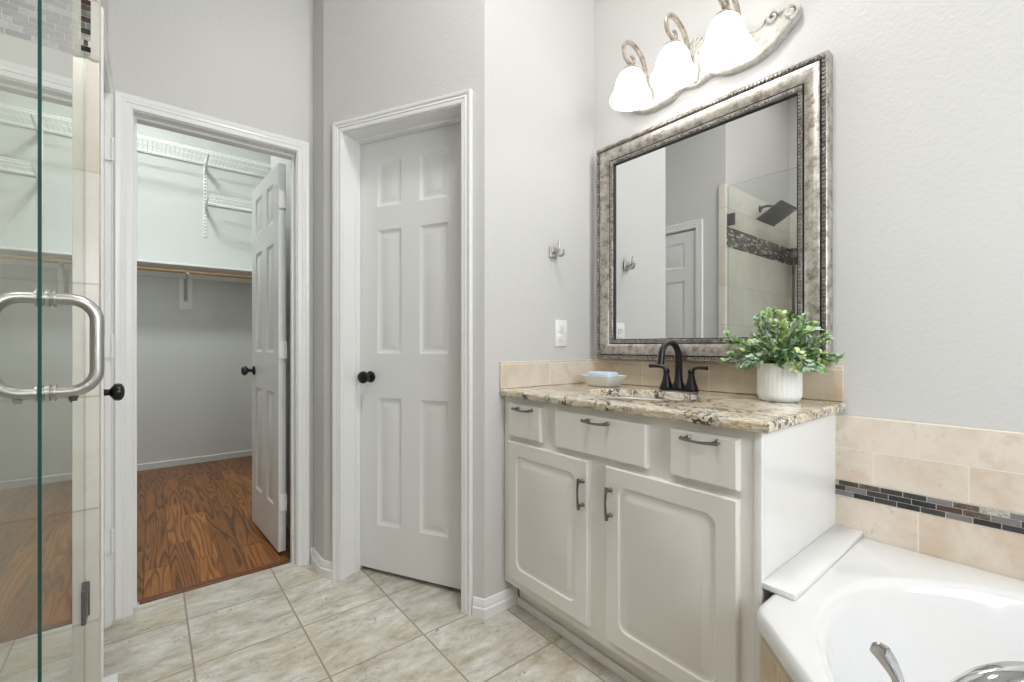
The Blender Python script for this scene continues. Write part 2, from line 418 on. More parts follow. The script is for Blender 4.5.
def wall(bm, p0, p1, th, z0, z1, opens=(), side=1):
    """a straight wall from p0 to p1 in plan, th thick to its left, with rectangular openings (s0,s1,zb,zt)"""
    p0 = Vector(p0); p1 = Vector(p1); L = (p1-p0).length; d = (p1-p0)/L; nn = Vector((-d.y, d.x))*side
    def blk(s0, s1, a, b):
        if s1-s0 < 1e-5 or b-a < 1e-5: return
        q = [p0+d*s0, p0+d*s1, p0+d*s1+nn*th, p0+d*s0+nn*th]
        prism(bm, [(v.x, v.y) for v in q], a, b)
    s = 0
    for (a, b, zb, zt) in sorted(opens):
        blk(s, a, z0, z1); blk(a, b, z0, zb); blk(a, b, zt, z1); s = b
    blk(s, L, z0, z1)
def rrect(x0, x1, z0, z1, r, n=5):
    pts = []
    for cx, cz, a0 in ((x1-r, z1-r, 0), (x0+r, z1-r, 90), (x0+r, z0+r, 180), (x1-r, z0+r, 270)):
        for k in range(n+1):
            a = math.radians(a0+90*k/n); pts.append((cx+r*math.cos(a), cz+r*math.sin(a)))
    return pts
def panel_face(bm, x0, x1, z0, z1, y, panels, rings, sgn, rad=0.0, mi=0):
    """a flat face at depth y (facing sgn*y) with routed panels; rings = [(inset, depth)...]"""
    xs = sorted({x0, x1} | {v for p in panels for v in p[:2]}); zs = sorted({z0, z1} | {v for p in panels for v in p[2:]})
    def V(x, z, d=0): return bm.verts.new((x, y-sgn*d, z))
    def inside(x, z): return any(p[0] < x < p[1] and p[2] < z < p[3] for p in panels)
    for i in range(len(xs)-1):
        for j in range(len(zs)-1):
            if inside((xs[i]+xs[i+1])/2, (zs[j]+zs[j+1])/2): continue
            bm.faces.new([V(xs[i], zs[j]), V(xs[i+1], zs[j]), V(xs[i+1], zs[j+1]), V(xs[i], zs[j+1])]).material_index = mi
    for p in panels:
        r = max(rad, 0.0008); n = 6 if rad > 0 else 1
        loops = []
        for ins, dep in rings:
            rr = max(r-ins*0.6, 0.0006)
            loops.append([V(a, b, dep) for a, b in rrect(p[0]+ins, p[1]-ins, p[2]+ins, p[3]-ins, rr, n)])
        if rad > 0:
            for (cx, cz), q in zip(((p[1], p[3]), (p[0], p[3]), (p[0], p[2]), (p[1], p[2])), range(4)):
                bm.faces.new([V(cx, cz)] + [bm.verts.new(v.co) for v in loops[0][q*(n+1):(q+1)*(n+1)]][::-1]).material_index = mi
        for a, b in zip(loops, loops[1:]):
            m = len(a)
            for k in range(m): bm.faces.new((a[k], a[(k+1) % m], b[(k+1) % m], b[k])).material_index = mi
        bm.faces.new(loops[-1]).material_index = mi
def slab_door(bm, x0, x1, z0, z1, y0, y1, panels, rings, rad=0.0, back=True, edge=0.0):
    """a door leaf: front face at y0 (facing -y), back face at y1"""
    panel_face(bm, x0+edge, x1-edge, z0+edge, z1-edge, y0, panels, rings, -1, rad)
    if back: panel_face(bm, x0, x1, z0, z1, y1, panels, rings, 1, rad)
    else:
        bm.faces.new([bm.verts.new((x, y1, z)) for x, z in ((x0, z0), (x0, z1), (x1, z1), (x1, z0))])
    ye = y0+edge
    for (a, b), (c, d) in (((x0, z0), (x1, z0)), ((x1, z0), (x1, z1)), ((x1, z1), (x0, z1)), ((x0, z1), (x0, z0))):
        bm.faces.new([bm.verts.new(q) for q in ((a, ye, b), (c, ye, d), (c, y1, d), (a, y1, b))])
        if edge:
            s = lambda v, lo, hi: v+edge if v == lo else v-edge
            bm.faces.new([bm.verts.new(q) for q in ((s(a, x0, x1), y0, s(b, z0, z1)), (s(c, x0, x1), y0, s(d, z0, z1)), (c, ye, d), (a, ye, b))])
    bmesh.ops.remove_doubles(bm, verts=bm.verts, dist=1e-5)
RAISED = [(0, 0), (0.006, 0.005), (0.016, 0.008), (0.022, 0.008), (0.040, 0.002)]
ROUTED = [(0, 0), (0.005, 0.006), (0.014, 0.008), (0.022, 0.0065), (0.034, 0.001)]

# ------------------------------------------------------------------ main dimensions
XH, YM = -1.439, 1.68            # hook wall, mirror wall
XC = -2.348                      # wall with the closet doorway
YW = -0.127                      # wall with the narrow door, beside the shower
XS = -1.633                      # shower side wall (tile face)
LA = Vector((-2.178, 0.63)); LB = Vector((XH, 1.026)); LV = (LB-LA).normalized(); LN = Vector((-LV.y, LV.x)); LLEN = (LB-LA).length
XR = 1.06                        # window wall
XV = -0.455                      # vanity's end panel
YF = 1.107                       # fronts of the vanity doors
CT = 0.896                       # countertop level

# ------------------------------------------------------------------ setting
bm = BM(); prism(bm, [(-2.43, -0.25), (XR+.1, -0.25), (XR+.1, 1.8), (-2.43, 1.8)], -0.08, 0.0)
prism(bm, [(-2.43, -0.62), (-1.74, -0.62), (-1.74, -0.25), (-2.43, -0.25)], -0.08, 0.0); prism(bm, [(-0.45, -2.1), (XR+.1, -2.1), (XR+.1, -0.25), (-0.45, -0.25)], -0.08, 0.0)
struct('floor', bm, M['floor_tile'])
bm = BM(); box(bm, -5.1, -2.43, -1.0, 1.8, -0.08, 0.0); struct('floor_closet', bm, M['wood_floor'])
bm = BM(); box(bm, -1.8, -0.45, -1.4, -0.25, -0.08, 0.0); struct('floor_shower', bm, M['shower_floor'])
bm = BM(); box(bm, -2.447, -2.405, -0.035, 0.54, 0.0, 0.006, 0.002); struct('trim_threshold', bm, plain('threshold_wood', srgb(108, 62, 34), 0.35))
bm = BM(); box(bm, -5.1, XR+.1, -2.1, 1.8, CEIL, CEIL+0.1); struct('ceiling', bm, M['ceiling'])

bm = BM(); wall(bm, (XR+.1, YM), (-2.463, YM), 0.1, 0, CEIL, side=-1); struct('wall_back', bm, M['wall'])
bm = BM(); wall(bm, (XH, YM), (XH, 1.026), 0.1, 0, CEIL, side=-1); struct('wall_left', bm, M['wall'])
# angled wall with the linen-cupboard doorway
OS0, OS1, OZ = 0.119, 0.735, 2.041
bm = BM(); wall(bm, LA, LB, 0.115, 0, CEIL, [(OS0-.012, OS1+.012, 0, OZ+.012)]); struct('wall_angled', bm, M['wall'])
bm = BM(); wall(bm, (XC-.05, 0.63), (LA.x, 0.63), 0.1, 0, CEIL); struct('wall_return', bm, M['wall'])
# closet doorway wall
CO0, CO1, CZ = -0.052, 0.553, 2.012
bm = BM(); wall(bm, (XC, -1.0), (XC, YM), 0.115, 0, CEIL, [(CO0+.988, CO1+1.012, 0, CZ+.012)], side=1); struct('wall_closet_doorway', bm, M['wall'])
# narrow-door wall, side wall of the shower
WO0, WO1, WZ = -2.285, -1.885, 2.03
bm = BM(); wall(bm, (XC, YW), (XS-0.01, YW), 0.12, 0, CEIL, [(WO0-XC-.012, WO1-XC+.012, 0, WZ+.012)], side=-1); struct('wall_narrow_door', bm, M['wall'])
bm = BM(); box(bm, XC, XS-0.125, -0.6, -0.5, 0, CEIL); struct('wall_narrow_cupboard', bm, M['wall'])
bm = BM(); box(bm, XS-0.12, XS-0.01, -1.4, YW-0.12, 0, CEIL); struct('wall_shower_side', bm, M['wall'])
bm = BM(); box(bm, XS-0.12, -0.35, -1.5, -1.39, 0, CEIL); struct('wall_shower_back', bm, M['wall'])
bm = BM(); box(bm, -0.45, -0.35, -2.1, -0.16, 0, CEIL); struct('wall_shower_end', bm, M['wall'])
bm = BM(); box(bm, -0.45, XR+.1, -2.1, -2.0, 0, CEIL); struct('wall_front', bm, M['wall'])
WY0, WY1, WZ0, WZ1 = 0.2, 1.35, 1.1, 2.35
bm = BM(); wall(bm, (XR, -2.1), (XR, 1.78), 0.1, 0, CEIL, [(WY0+2.1, WY1+2.1, WZ0, WZ1)], side=-1); struct('wall_right', bm, M['wall'])
# window over the tub (out of the photo, source of its daylight)
bm = BM()
sweep(bm, [(WY0, WZ0), (WY1, WZ0), (WY1, WZ1), (WY0, WZ1)], [(0, 0), (0.05, 0), (0.05, 0.05), (0, 0.05)], lambda a, b, v: Vector((XR+0.03+v, a, b)), True, side=-1)
box(bm, XR+0.04, XR+0.07, (WY0+WY1)/2-.015, (WY0+WY1)/2+.015, WZ0+.04, WZ1-.04)
wi = struct('window_1', bm, M['trim'])
bm = BM(); box(bm, XR+0.052, XR+0.058, WY0+.045, WY1-.045, WZ0+.045, WZ1-.045); obj('pane', bm, M['window_glass'], wi)
bm = BM(); box(bm, XR+0.09, XR+6, -4, 6, -0.1, -0.02); struct('ground_outside', bm, M['grass'])
bm = BM(); box(bm, -3.35, -2.463, 0.632, 0.93, 0, CEIL); struct('closet_gap_shade_block', bm, M['wall_closet'])  # added block that keeps the gap behind the open closet door dark
# closet
bm = BM(); box(bm, -5.1, -5.0, -1.0, 1.8, 0, CEIL); struct('wall_closet_back', bm, M['wall_closet'])
bm = BM(); box(bm, -5.0, -2.463, -1.0, -0.9, 0, CEIL); struct('wall_closet_left', bm, M['wall_closet'])
bm = BM(); box(bm, -5.0, -2.463, 0.93, 1.03, 0, CEIL); struct('wall_closet_right', bm, M['wall_closet'])

# baseboards
BASE = [(0, 0), (0.015, 0), (0.015, 0.036), (0.010, 0.041), (0.0115, 0.049), (0.007, 0.060), (0.006, 0.070), (0, 0.072)]
def mp_floor(a, b, v): return Vector((a, b, v))
bm = BM()
p_r1 = LA+LV*(OS1+0.056)
sweep(bm, [(p_r1.x, p_r1.y), (LB.x, LB.y), (XH, 1.188)], BASE, mp_floor, side=1)
struct('baseboard_left', bm, M['trim'])
bm = BM(); p_l1 = LA+LV*(OS0-0.046)
sweep(bm, [(XC, CO1+0.062), (XC, 0.63), (LA.x, LA.y), (p_l1.x, p_l1.y)], BASE, mp_floor, side=1)
struct('baseboard_return', bm, M['trim'])
CB_ = [(0, 0), (0.012, 0), (0.012, 0.05), (0.008, 0.055), (0, 0.056)]
bm = BM(); sweep(bm, [(-5.0, -0.9), (-5.0, 0.93)], CB_, mp_floor, side=1); struct('baseboard_closet_back', bm, M['wall_closet'])
bm = BM(); sweep(bm, [(-5.0, 0.93), (-2.463, 0.93)], CB_, mp_floor, side=1); struct('baseboard_closet_right', bm, M['wall_closet'])

# door casings and jambs
def casing_prof(wd):
    return [(0, 0), (0, 0.010), (0.006, 0.013), (wd*0.35, 0.012), (wd*0.42, 0.015), (wd*0.62, 0.013), (wd*0.72, 0.017), (wd*0.93, 0.018), (wd, 0.014), (wd, 0)]
def casing(name, s0, s1, zt, wd, mp):
    bm = BM(); sweep(bm, [(s0, 0.0), (s0, zt), (s1, zt), (s1, 0.0)], casing_prof(wd), mp, side=-1)
    return struct(name, bm, M['trim'])
mpL = lambda a, b, v: Vector((LA.x+LV.x*a-LN.x*v, LA.y+LV.y*a-LN.y*v, b))
mpC = lambda a, b, v: Vector((XC+v, a, b))
mpW = lambda a, b, v: Vector((-a, YW+v, b))
casing('trim_linen_casing', OS0-0.003, OS1+0.003, OZ+0.003, 0.047, mpL)
casing('trim_closet_casing', CO0-0.003, CO1+0.003, CZ+0.004, 0.0535, mpC)
casing('trim_narrow_casing', -WO1-0.004, -WO0+0.004, WZ+0.004, 0.058, mpW)
def jamb(name, s0, s1, zt, depth, stop, mp):
    """lining of a doorway with a stop strip; v runs from the wall face (0) back to -depth"""
    bm = BM()
    sweep(bm, [(s0, 0.0), (s0, zt), (s1, zt), (s1, 0.0)], [(0.0115, 0), (0.0115, -depth), (0, -depth), (0, 0)], mp, side=-1)
    sweep(bm, [(s0, 0.0), (s0, zt), (s1, zt), (s1, 0.0)], [(0, stop), (0, stop-0.03), (-0.010, stop-0.03), (-0.010, stop)], mp, side=-1)
    return struct(name, bm, M['trim'])
jamb('trim_linen_jamb', OS0, OS1, OZ, 0.145, -0.072, mpL)
jamb('trim_closet_jamb', CO0, CO1, CZ, 0.118, -0.045, mpC)
jamb('trim_narrow_jamb', -WO1, -WO0, WZ, 0.10, -0.062, mpW)

# doors ------------------------------------------------------------
def knob(parent, x, y, z, sgn, local=True):
    """round knob with rose on a door face at depth y, pointing along sgn*y"""
    bm = BM()
    pr = [(0, -0.002), (0.026, -0.002), (0.027, 0.004), (0.022, 0.009), (0.011, 0.012), (0.010, 0.03), (0.016, 0.035), (0.026, 0.042), (0.029, 0.052), (0.026, 0.061), (0.016, 0.067), (0, 0.069)]
    lathe(bm, pr, seg=28, mat=Matrix.Translation((x, y, z)) @ Matrix.Rotation(-sgn*PI/2, 4, 'X'))
    return obj('knob', bm, M['black'], parent, local=local)
def hinge(parent, x, y, z, dx, local=True):
    """white butt hinge: barrel with knuckles and two leaves"""
    bm = BM()
    for k in range(5):
        lathe(bm, [(0, 0), (0.006, 0), (0.006, 0.0165), (0, 0.0165)], (x, y, z-0.0445+0.018*k), 12)
    box(bm, x-0.001, x+0.001, y, y+0.03, z-0.0445, z+0.0445)
    box(bm, x, x+dx*0.024, y-0.001, y+0.001, z-0.0445, z+0.0445)
    return obj('hinge', bm, M['trim'], parent, local=local)
ROWS = [(0.232, 0.828), (1.035, 1.612), (1.722, 1.930)]
# linen cupboard door, closed, set deep in the angled wall
q = LA+LV*(OS0+0.003)+LN*0.105
d1 = bpy.data.objects.new('door_1', None)
bm = BM(); W1 = OS1-OS0-0.006
slab_door(bm, 0, W1, 0.021, 2.037, 0, 0.035, [(a, b, c, d) for a, b in ((0.104, 0.24), (0.340, 0.488)) for c, d in ROWS], RAISED)
d1 = struct('door_1', bm, M['door']); d1.location = (q.x, q.y, 0); d1.rotation_euler = (0, 0, math.atan2(LV.y, LV.x))
tag(d1, 'closed white six-panel door with a black knob in the angled wall', 'door')
knob(d1, 0.066, 0, 0.925, -1)
# closet door, standing open against the closet side
bm = BM(); W2 = 0.572
slab_door(bm, 0, W2, 0.014, 2.008, 0, 0.035, [(a, b, c, d) for a, b in ((0.095, 0.235), (0.337, 0.477)) for c, d in ROWS], RAISED)
d2 = struct('door_2', bm, M['door'])
d2.rotation_euler = (0, 0, PI+math.radians(3.0))
tag(d2, 'white six-panel door standing open inside the closet doorway, black knob', 'door')
d2.location = (-2.532, 0.546, 0)
knob(d2, W2-0.06, 0.035, 0.925, 1); knob(d2, W2-0.06, 0, 0.925, -1)
for z in (0.27, 1.05, 1.82): hinge(d2, -0.010, 0.006, z, -1)
# narrow door beside the shower
bm = BM(); W3 = WO1-WO0-0.006
slab_door(bm, 0, W3, 0.014, 2.018, 0, 0.035, [(0.1, W3-0.1, c, d) for c, d in ROWS], RAISED)
d3 = struct('door_3', bm, M['door']); d3.location = (WO1-0.003, YW-0.006, 0); d3.rotation_euler = (0, 0, PI)
tag(d3, 'narrow closed white door with a black knob between shower and closet doorway', 'door')
knob(d3, 0.055, 0, 0.92, -1)
for z in (0.33, 1.07, 1.82): hinge(d3, W3-0.002, -0.021, z, -0.3)

# wall tiles and mosaic bands -------------------------------------------
def mosaic(bm, mp, a0, a1, z0, rows, rh, pw, gap=0.0018, th=0.0025, ends=0.0):
    """rows of small stone sticks, drawn on a wall through mp(a, z, v)"""
    def q(x0, x1, y0, y1, v, mi):
        c = [mp(a, b, d) for d in (0.0, v) for a, b in ((x0, y0), (x1, y0), (x1, y1), (x0, y1))]
        vs = [bm.verts.new(p) for p in c]
        for f in ((4, 5, 6, 7), (0, 1, 5, 4), (1, 2, 6, 5), (2, 3, 7, 6), (3, 0, 4, 7)):
            bm.faces.new([vs[i] for i in f]).material_index = mi
    q(a0, a1, z0, z0+rows*rh, th*0.5, 6)
    for r in range(rows):
        a = a0 - pw*((r*0.37) % 1.0)
        while a < a1:
            x0 = max(a, a0); x1 = min(a+pw-gap, a1)
            if x1-x0 > 0.004:
                q(x0, x1, z0+r*rh+gap/2, z0+(r+1)*rh-gap/2, th, random.choices(range(6), (20, 12, 18, 16, 20, 14))[0])
            a += pw
# tub surround: a 9 mm layer on the mirror wall
bm = BM(); box(bm, XV, XR, YM-0.009, YM, 0.40, 0.606)
struct('wall_tile_tub_lower', bm, tile_mat('beige_lower_tile', (0, 2), (-0.457-0.2*4, 0.606-0.3), 0.2, 0.3, 0.0022, 0.0, BEIGE, srgb(224, 214, 200), 0.3, 6.0), smooth=False)
bm = BM(); box(bm, XV, XR, YM-0.009, YM, 0.654, 0.855, 0.002, 1)
struct('wall_tile_tub', bm, M['tub_tile'], smooth=False)
bm = BM(); box(bm, XV, XR, YM-0.008, YM, 0.606, 0.654, mi=6)
mosaic(bm, lambda a, z, v: Vector((a, YM-0.0085-v, z)), XV, XR, 0.606, 3, 0.016, 0.051)
struct('trim_mosaic_tub', bm, MOS, smooth=False)
bm = BM(); box(bm, XR-0.009, XR, 0.16, YM-.009, 0.40, 0.855); struct('wall_tile_right', bm, M['splash_y'], smooth=False)
# shower walls
TT = 2.32
bm = BM(); box(bm, XS-0.01, XS, -1.39, -0.106, 0, 1.835, 0.003, 2); box(bm, XS-0.01, XS, -1.39, -0.106, 1.990, TT, 0.003, 2); box(bm, XS-0.01, XS, -0.1228, -0.106, 1.83, 1.995)
box(bm, XS-0.055, XS-0.0095, YW, -0.106, 0, TT, 0.002, 1)
struct('wall_tile_shower_side', bm, M['shower_tile_y'])
bm = BM(); box(bm, XS-0.055, XS+0.004, -0.1055, -0.074, 0.0, 0.128); struct('trim_ledge', bm, M['apron_tile'])
bm = BM(); box(bm, XS-0.06, XS+0.008, -0.1055, -0.070, 0.128, 0.142, 0.003, 2); struct('trim_ledge_cap', bm, M['trim'])
bm = BM(); mosaic(bm, lambda a, z, v: Vector((XS-0.002+v, a, z)), -1.38, -0.1228, 1.835, 10, 0.0155, 0.046)
box(bm, XS-0.01, XS-0.003, -1.39, -0.1228, 1.835, 1.990, mi=6)
struct('trim_mosaic_shower', bm, MOS, smooth=False)
bm = BM(); box(bm, XS, -0.45, -1.39, -1.38, 0, 1.835); box(bm, XS, -0.45, -1.39, -1.38, 1.990, TT)
struct('wall_tile_shower_back', bm, M['shower_tile_x'], smooth=False)
bm = BM(); mosaic(bm, lambda a, z, v: Vector((a, -1.383+v, z)), XS, -0.45, 1.835, 10, 0.0155, 0.046)
box(bm, XS, -0.45, -1.39, -1.384, 1.835, 1.990, mi=6)
struct('trim_mosaic_shower_back', bm, MOS, smooth=False)
bm = BM(); box(bm, -0.46, -0.45, -1.38, -0.16, 0, TT); struct('wall_tile_shower_end', bm, M['shower_tile_y'], smooth=False)

# ------------------------------------------------------------------ vanity
van = thing('vanity_cabinet', 'cream bathroom vanity cabinet with two doors and three drawers', 'cabinet', (-0.95, 1.40, 0))
FY = YF+0.019                                        # face frame plane
bm = BM()
zt_ = CT-0.0315
box(bm, XH+0.002, XV, FY, FY+0.019, 0.115, zt_); box(bm, XH+0.002, XH+0.018, FY+0.019, 1.678, 0.115, zt_)
box(bm, XV-0.016, XV, FY+0.019, 1.678, 0.115, zt_); box(bm, XH+0.018, XV-0.016, 1.668, 1.678, 0.115, zt_); box(bm, XH+0.018, XV-0.016, FY+0.019, 1.668, 0.115, 0.131)
obj('carcass', bm, M['cab'], van, smooth=False)
bm = BM(); box(bm, XH+0.016, XV-0.004, 1.192, 1.21, 0.0, 0.115); box(bm, XH+0.016, XV-0.004, 1.178, 1.192, 0.0, 0.032, 0.004, 2)
obj('toe_kick', bm, M['cab'], van)
bm = BM()
box(bm, XV, XV+0.004, FY+0.012, 1.678, 0.0, CT-0.032); box(bm, XV-0.012, XV+0.006, FY-0.004, FY+0.014, 0.0, CT-0.032, 0.002)
ep = obj('end_panel', bm, M['cab_white'], van); ep['label'] = 'glossy white end panel'
def pull(parent, x, z, vertical, L=0.078):
    bm = BM()
    for s in (-1, 1):
        o = (0, s*L/2) if vertical else (s*L/2, 0)
        lathe(bm, [(0, 0), (0.0072, 0), (0.0072, 0.003), (0.005, 0.006), (0.005, 0.02), (0, 0.021)], mat=Matrix.Translation((x+o[0], YF+.0005, z+o[1])) @ Matrix.Rotation(PI/2, 4, 'X'), seg=12)
    pts = []
    for k in range(13):
        t = -1+2*k/12; s = t*(L/2+0.011); dip = -0.006*(1-t*t) if not vertical else 0
        y = YF-0.022-0.006*(1-t*t)
        pts.append((x, y, z+s) if vertical else (x+s, y, z+dip*0.6))
    vs = tube(bm, pts, [0.0036+0.0022*abs(-1+2*k/12)**2 for k in range(13)], 8)
    return obj('handle', bm, M['pull'], parent)
RT = [(0, 0), (0.004, 0.0045), (0.011, 0.0062), (0.018, 0.0052), (0.034, 0.0008)]
for x0, x1 in ((-1.394, -0.978), (-0.905, -0.499)):
    bm = BM(); slab_door(bm, x0, x1, 0.152, 0.695, YF, FY, [(x0+0.050, x1-0.054, 0.152+0.052, 0.695-0.052)], RT, rad=0.03, back=False, edge=0.004)
    d = obj('door', bm, M['cab'], van, ang=25)
    pull(d, x1-0.018 if x1 < -0.9 else x0+0.024, 0.587, True)
for x0, x1 in ((-1.394, -1.206), (-1.132, -0.756), (-0.682, -0.498)):
    bm = BM(); slab_door(bm, x0, x1, 0.716, 0.843, YF, FY, [], [], back=False, edge=0.005)
    d = obj('drawer', bm, M['cab'], van, ang=25)
    xm = (x0+x1)/2+(0.012 if x0 < -0.8 else 0.004); pull(d, xm, 0.829, False)

# countertop with an oval cut-out, undermount basin
SX, SY, SRX, SRY = -0.97, 1.385, 0.215, 0.150
def counter():
    bm = BM(); N = 64
    x0, x1, y0, y1 = XH+0.001, -0.424, 1.098, 1.671; rc = 0.02
    def outer(a):
        dx, dy = math.cos(a), math.sin(a); t = 1e9
        if dx > 1e-9: t = min(t, (x1-SX)/dx)
        if dx < -1e-9: t = min(t, (x0-SX)/dx)
        if dy > 1e-9: t = min(t, (y1-SY)/dy)
        if dy < -1e-9: t = min(t, (y0-SY)/dy)
        return (SX+dx*t, SY+dy*t)
    angs = sorted([2*PI*k/N for k in range(N)] + [math.atan2(y-SY, x-SX) % (2*PI) for x in (x0, x1) for y in (y0, y1)])
    out = [outer(a) for a in angs]; inn = [(SX+SRX*math.cos(a), SY+SRY*math.sin(a)) for a in angs]
    def ring(pts, z, inset=0.0):
        r = []
        for (x, y) in pts:
            xx = min(max(x, x0+0), x1-inset); yy = max(y, y0+inset)
            r.append(bm.verts.new((xx, yy, z)))
        return r
    prof = [(0.012, CT), (0.005, CT-0.002), (0.001, CT-0.007), (0.0, CT-0.015), (0.001, CT-0.023), (0.005, CT-0.028), (0.012, CT-0.030)]
    rings = [ring(inn, CT-0.030), ring(inn, CT-0.002), ring([(SX+(x-SX)*1.012, SY+(y-SY)*1.012) for x, y in inn], CT)] + [ring(out, z, i) for i, z in prof]
    rings.append(rings[0])
    n = len(angs)
    for a, b in zip(rings, rings[1:]):
        for k in range(n): bm.faces.new((a[k], a[(k+1) % n], b[(k+1) % n], b[k]))
    return bm
ct = obj('countertop', counter(), M['granite'], ang=30)
tag(rebase(ct, (-0.93, 1.38, CT-0.03)), 'speckled beige, black and gold granite countertop on the vanity', 'countertop')
snk = thing('sink', 'white oval undermount sink basin set in the granite countertop', 'sink', (SX, SY, CT-0.16))
bm = BM()
pr = [(1.06, CT-0.032), (0.985, CT-0.032), (0.975, CT-0.045), (0.93, CT-0.09), (0.78, CT-0.135), (0.45, CT-0.155), (0.12, CT-0.158), (0.10, CT-0.162), (0.42, CT-0.164), (0.80, CT-0.145), (0.96, CT-0.095), (1.06, CT-0.045), (1.06, CT-0.032)]
rr = []
for s, z in pr: rr.append([bm.verts.new((SX+SRX*s*math.cos(2*PI*k/48), SY+SRY*s*math.sin(2*PI*k/48), z)) for k in range(48)])
for a, b in zip(rr, rr[1:]):
    for k in range(48): bm.faces.new((a[k], a[(k+1) % 48], b[(k+1) % 48], b[k]))
obj('basin', bm, M['ceramic'], snk)
bm = BM(); lathe(bm, [(0, 0.006), (0.018, 0.006), (0.024, 0.003), (0.024, -0.004), (0, -0.004)], (SX, SY, CT-0.157), 24); obj('drain', bm, M['black'], snk)

# backsplash
bm = BM(); box(bm, XH+0.009, -0.431, YM-0.009, YM-0.0005, CT+0.0005, 1.008, 0.002, 1)
tag(rebase(obj('backsplash', bm, M['splash_x'], smooth=False), (-0.93, YM-0.005, CT)), 'row of beige stone backsplash tiles under the mirror', 'backsplash')
bm = BM(); box(bm, XH+0.0005, XH+0.009, 1.098, YM-0.0005, CT+0.0005, 1.006, 0.002, 1)
tag(rebase(obj('backsplash', bm, M['splash_y'], smooth=False), (XH+0.005, 1.39, CT)), 'short side backsplash of pale beige tiles below the outlet', 'backsplash')

# faucet
FX, FYY = -0.952, 1.612
fa = thing('faucet', 'oil-rubbed black two-handle gooseneck faucet behind the sink', 'faucet', (FX, FYY, CT))
bm = BM(); prism(bm, [(FX+u, FYY+v) for u, v in [((0.078-0.024)*(1 if math.cos(a) >= 0 else -1)+0.026*math.cos(a), 0.026*math.sin(a)) for a in [2*PI*k/32 for k in range(32)]]], CT, CT+0.010)
obj('base_plate', bm, M['black'], fa)
bm = BM(); lathe(bm, [(0, 0.009), (0.025, 0.009), (0.024, 0.018), (0.017, 0.035), (0.0145, 0.055), (0.0135, 0.075), (0, 0.08)], (FX, FYY, CT), 24)
arc = [(FX, FYY, CT+0.05), (FX, FYY, CT+0.10), (FX, FYY, CT+0.135)]
for k in range(1, 11):
    a = math.radians(18*k*1.02); arc.append((FX, FYY-0.060+0.060*math.cos(a), CT+0.130+0.058*math.sin(a)))
arc.append((FX, arc[-1][1]-0.004, arc[-1][2]-0.022))
tube(bm, arc, [0.0135]*3+[0.0125]*4+[0.0115]*4+[0.0115, 0.0125, 0.0135], 16)
obj('spout', bm, M['black'], fa)
bm = BM(); tube(bm, [(FX, FYY+0.02, CT+0.008), (FX, FYY+0.02, CT+0.07)], 0.003, 8); lathe(bm, [(0, 0), (0.006, 0.003), (0.006, 0.009), (0, 0.013)], (FX, FYY+0.02, CT+0.068), 12); obj('lift_rod', bm, M['black'], fa)
for s in (-1, 1):
    hx = FX+s*0.053
    bm = BM(); lathe(bm, [(0, 0.008), (0.024, 0.008), (0.0235, 0.016), (0.017, 0.034), (0.012, 0.058), (0.0105, 0.066), (0.0125, 0.07), (0.012, 0.08), (0.006, 0.086), (0, 0.087)], (hx, FYY, CT), 24)
    tube(bm, smooth_path([(hx, FYY, CT+0.074), (hx+s*0.012, FYY-0.002, CT+0.086), (hx+s*0.032, FYY-0.006, CT+0.091), (hx+s*0.070, FYY-0.014, CT+0.092)], 5), [0.006]*8+[0.0052+0.0003*k for k in range(8)], 10)
    obj('handle', bm, M['black'], fa)

# soap dish and soap
def dish():
    bm = BM(); rings = []
    spec = [(0.055, 0.040, 0.0), (0.060, 0.045, 0.003), (0.080, 0.062, 0.040), (0.085, 0.067, 0.046), (0.082, 0.064, 0.047), (0.058, 0.042, 0.010), (0.02, 0.015, 0.008)]
    for hx, hy, z in spec: rings.append([bm.verts.new((a, b, z)) for a, b in rrect(-hx, hx, -hy, hy, min(hx, hy)*0.25, 5)])
    for a, b in zip(rings, rings[1:]):
        for k in range(len(a)): bm.faces.new((a[k], a[(k+1) % len(a)], b[(k+1) % len(a)], b[k]))
    bm.faces.new(rings[0][::-1]); bm.faces.new(rings[-1]); return bm
DX, DY = -1.262, 1.535
o = obj('soap_dish', dish(), M['ceramic']); o.location = (DX, DY, CT+0.0005); tag(o, 'white rectangular soap dish on the granite counter', 'soap dish')
bm = BM(); box(bm, -0.062, 0.062, -0.036, 0.036, 0.0, 0.028, 0.012, 4)
o = obj('soap_bar', bm, M['soap']); o.location = (DX-0.004, DY, CT+0.0345); tag(o, 'pale blue bar of soap lying in the white dish', 'soap')

# potted plant
PX, PY = -0.569, 1.553
pl = thing('potted_plant', 'small leafy green plant in a ribbed white pot on the counter', 'plant', (PX, PY, CT))
bm = BM()
rib = lambda a, z: 1+(0.012*math.cos(a*30) if 0.018 < z < 0.115 else 0)
lathe(bm, [(0, 0.0005), (0.049, 0.0005), (0.0565, 0.006), (0.0615, 0.018), (0.0615, 0.024), (0.0615, 0.06), (0.0615, 0.112), (0.0615, 0.117), (0.060, 0.120), (0.056, 0.118), (0.054, 0.10), (0, 0.10)], (PX, PY, CT), 120, fn=rib)
obj('pot', bm, plain('matt_white_pot', (0.80, 0.80, 0.79, 1), 0.55), pl)
bm = BM(); lathe(bm, [(0, 0.102), (0.04, 0.104), (0.0535, 0.101), (0.0535, 0.0985), (0, 0.0985)], (PX, PY, CT), 24); obj('soil', bm, M['soil'], pl)
rnd = random.Random(21)
bs = BM(); bl = BM()
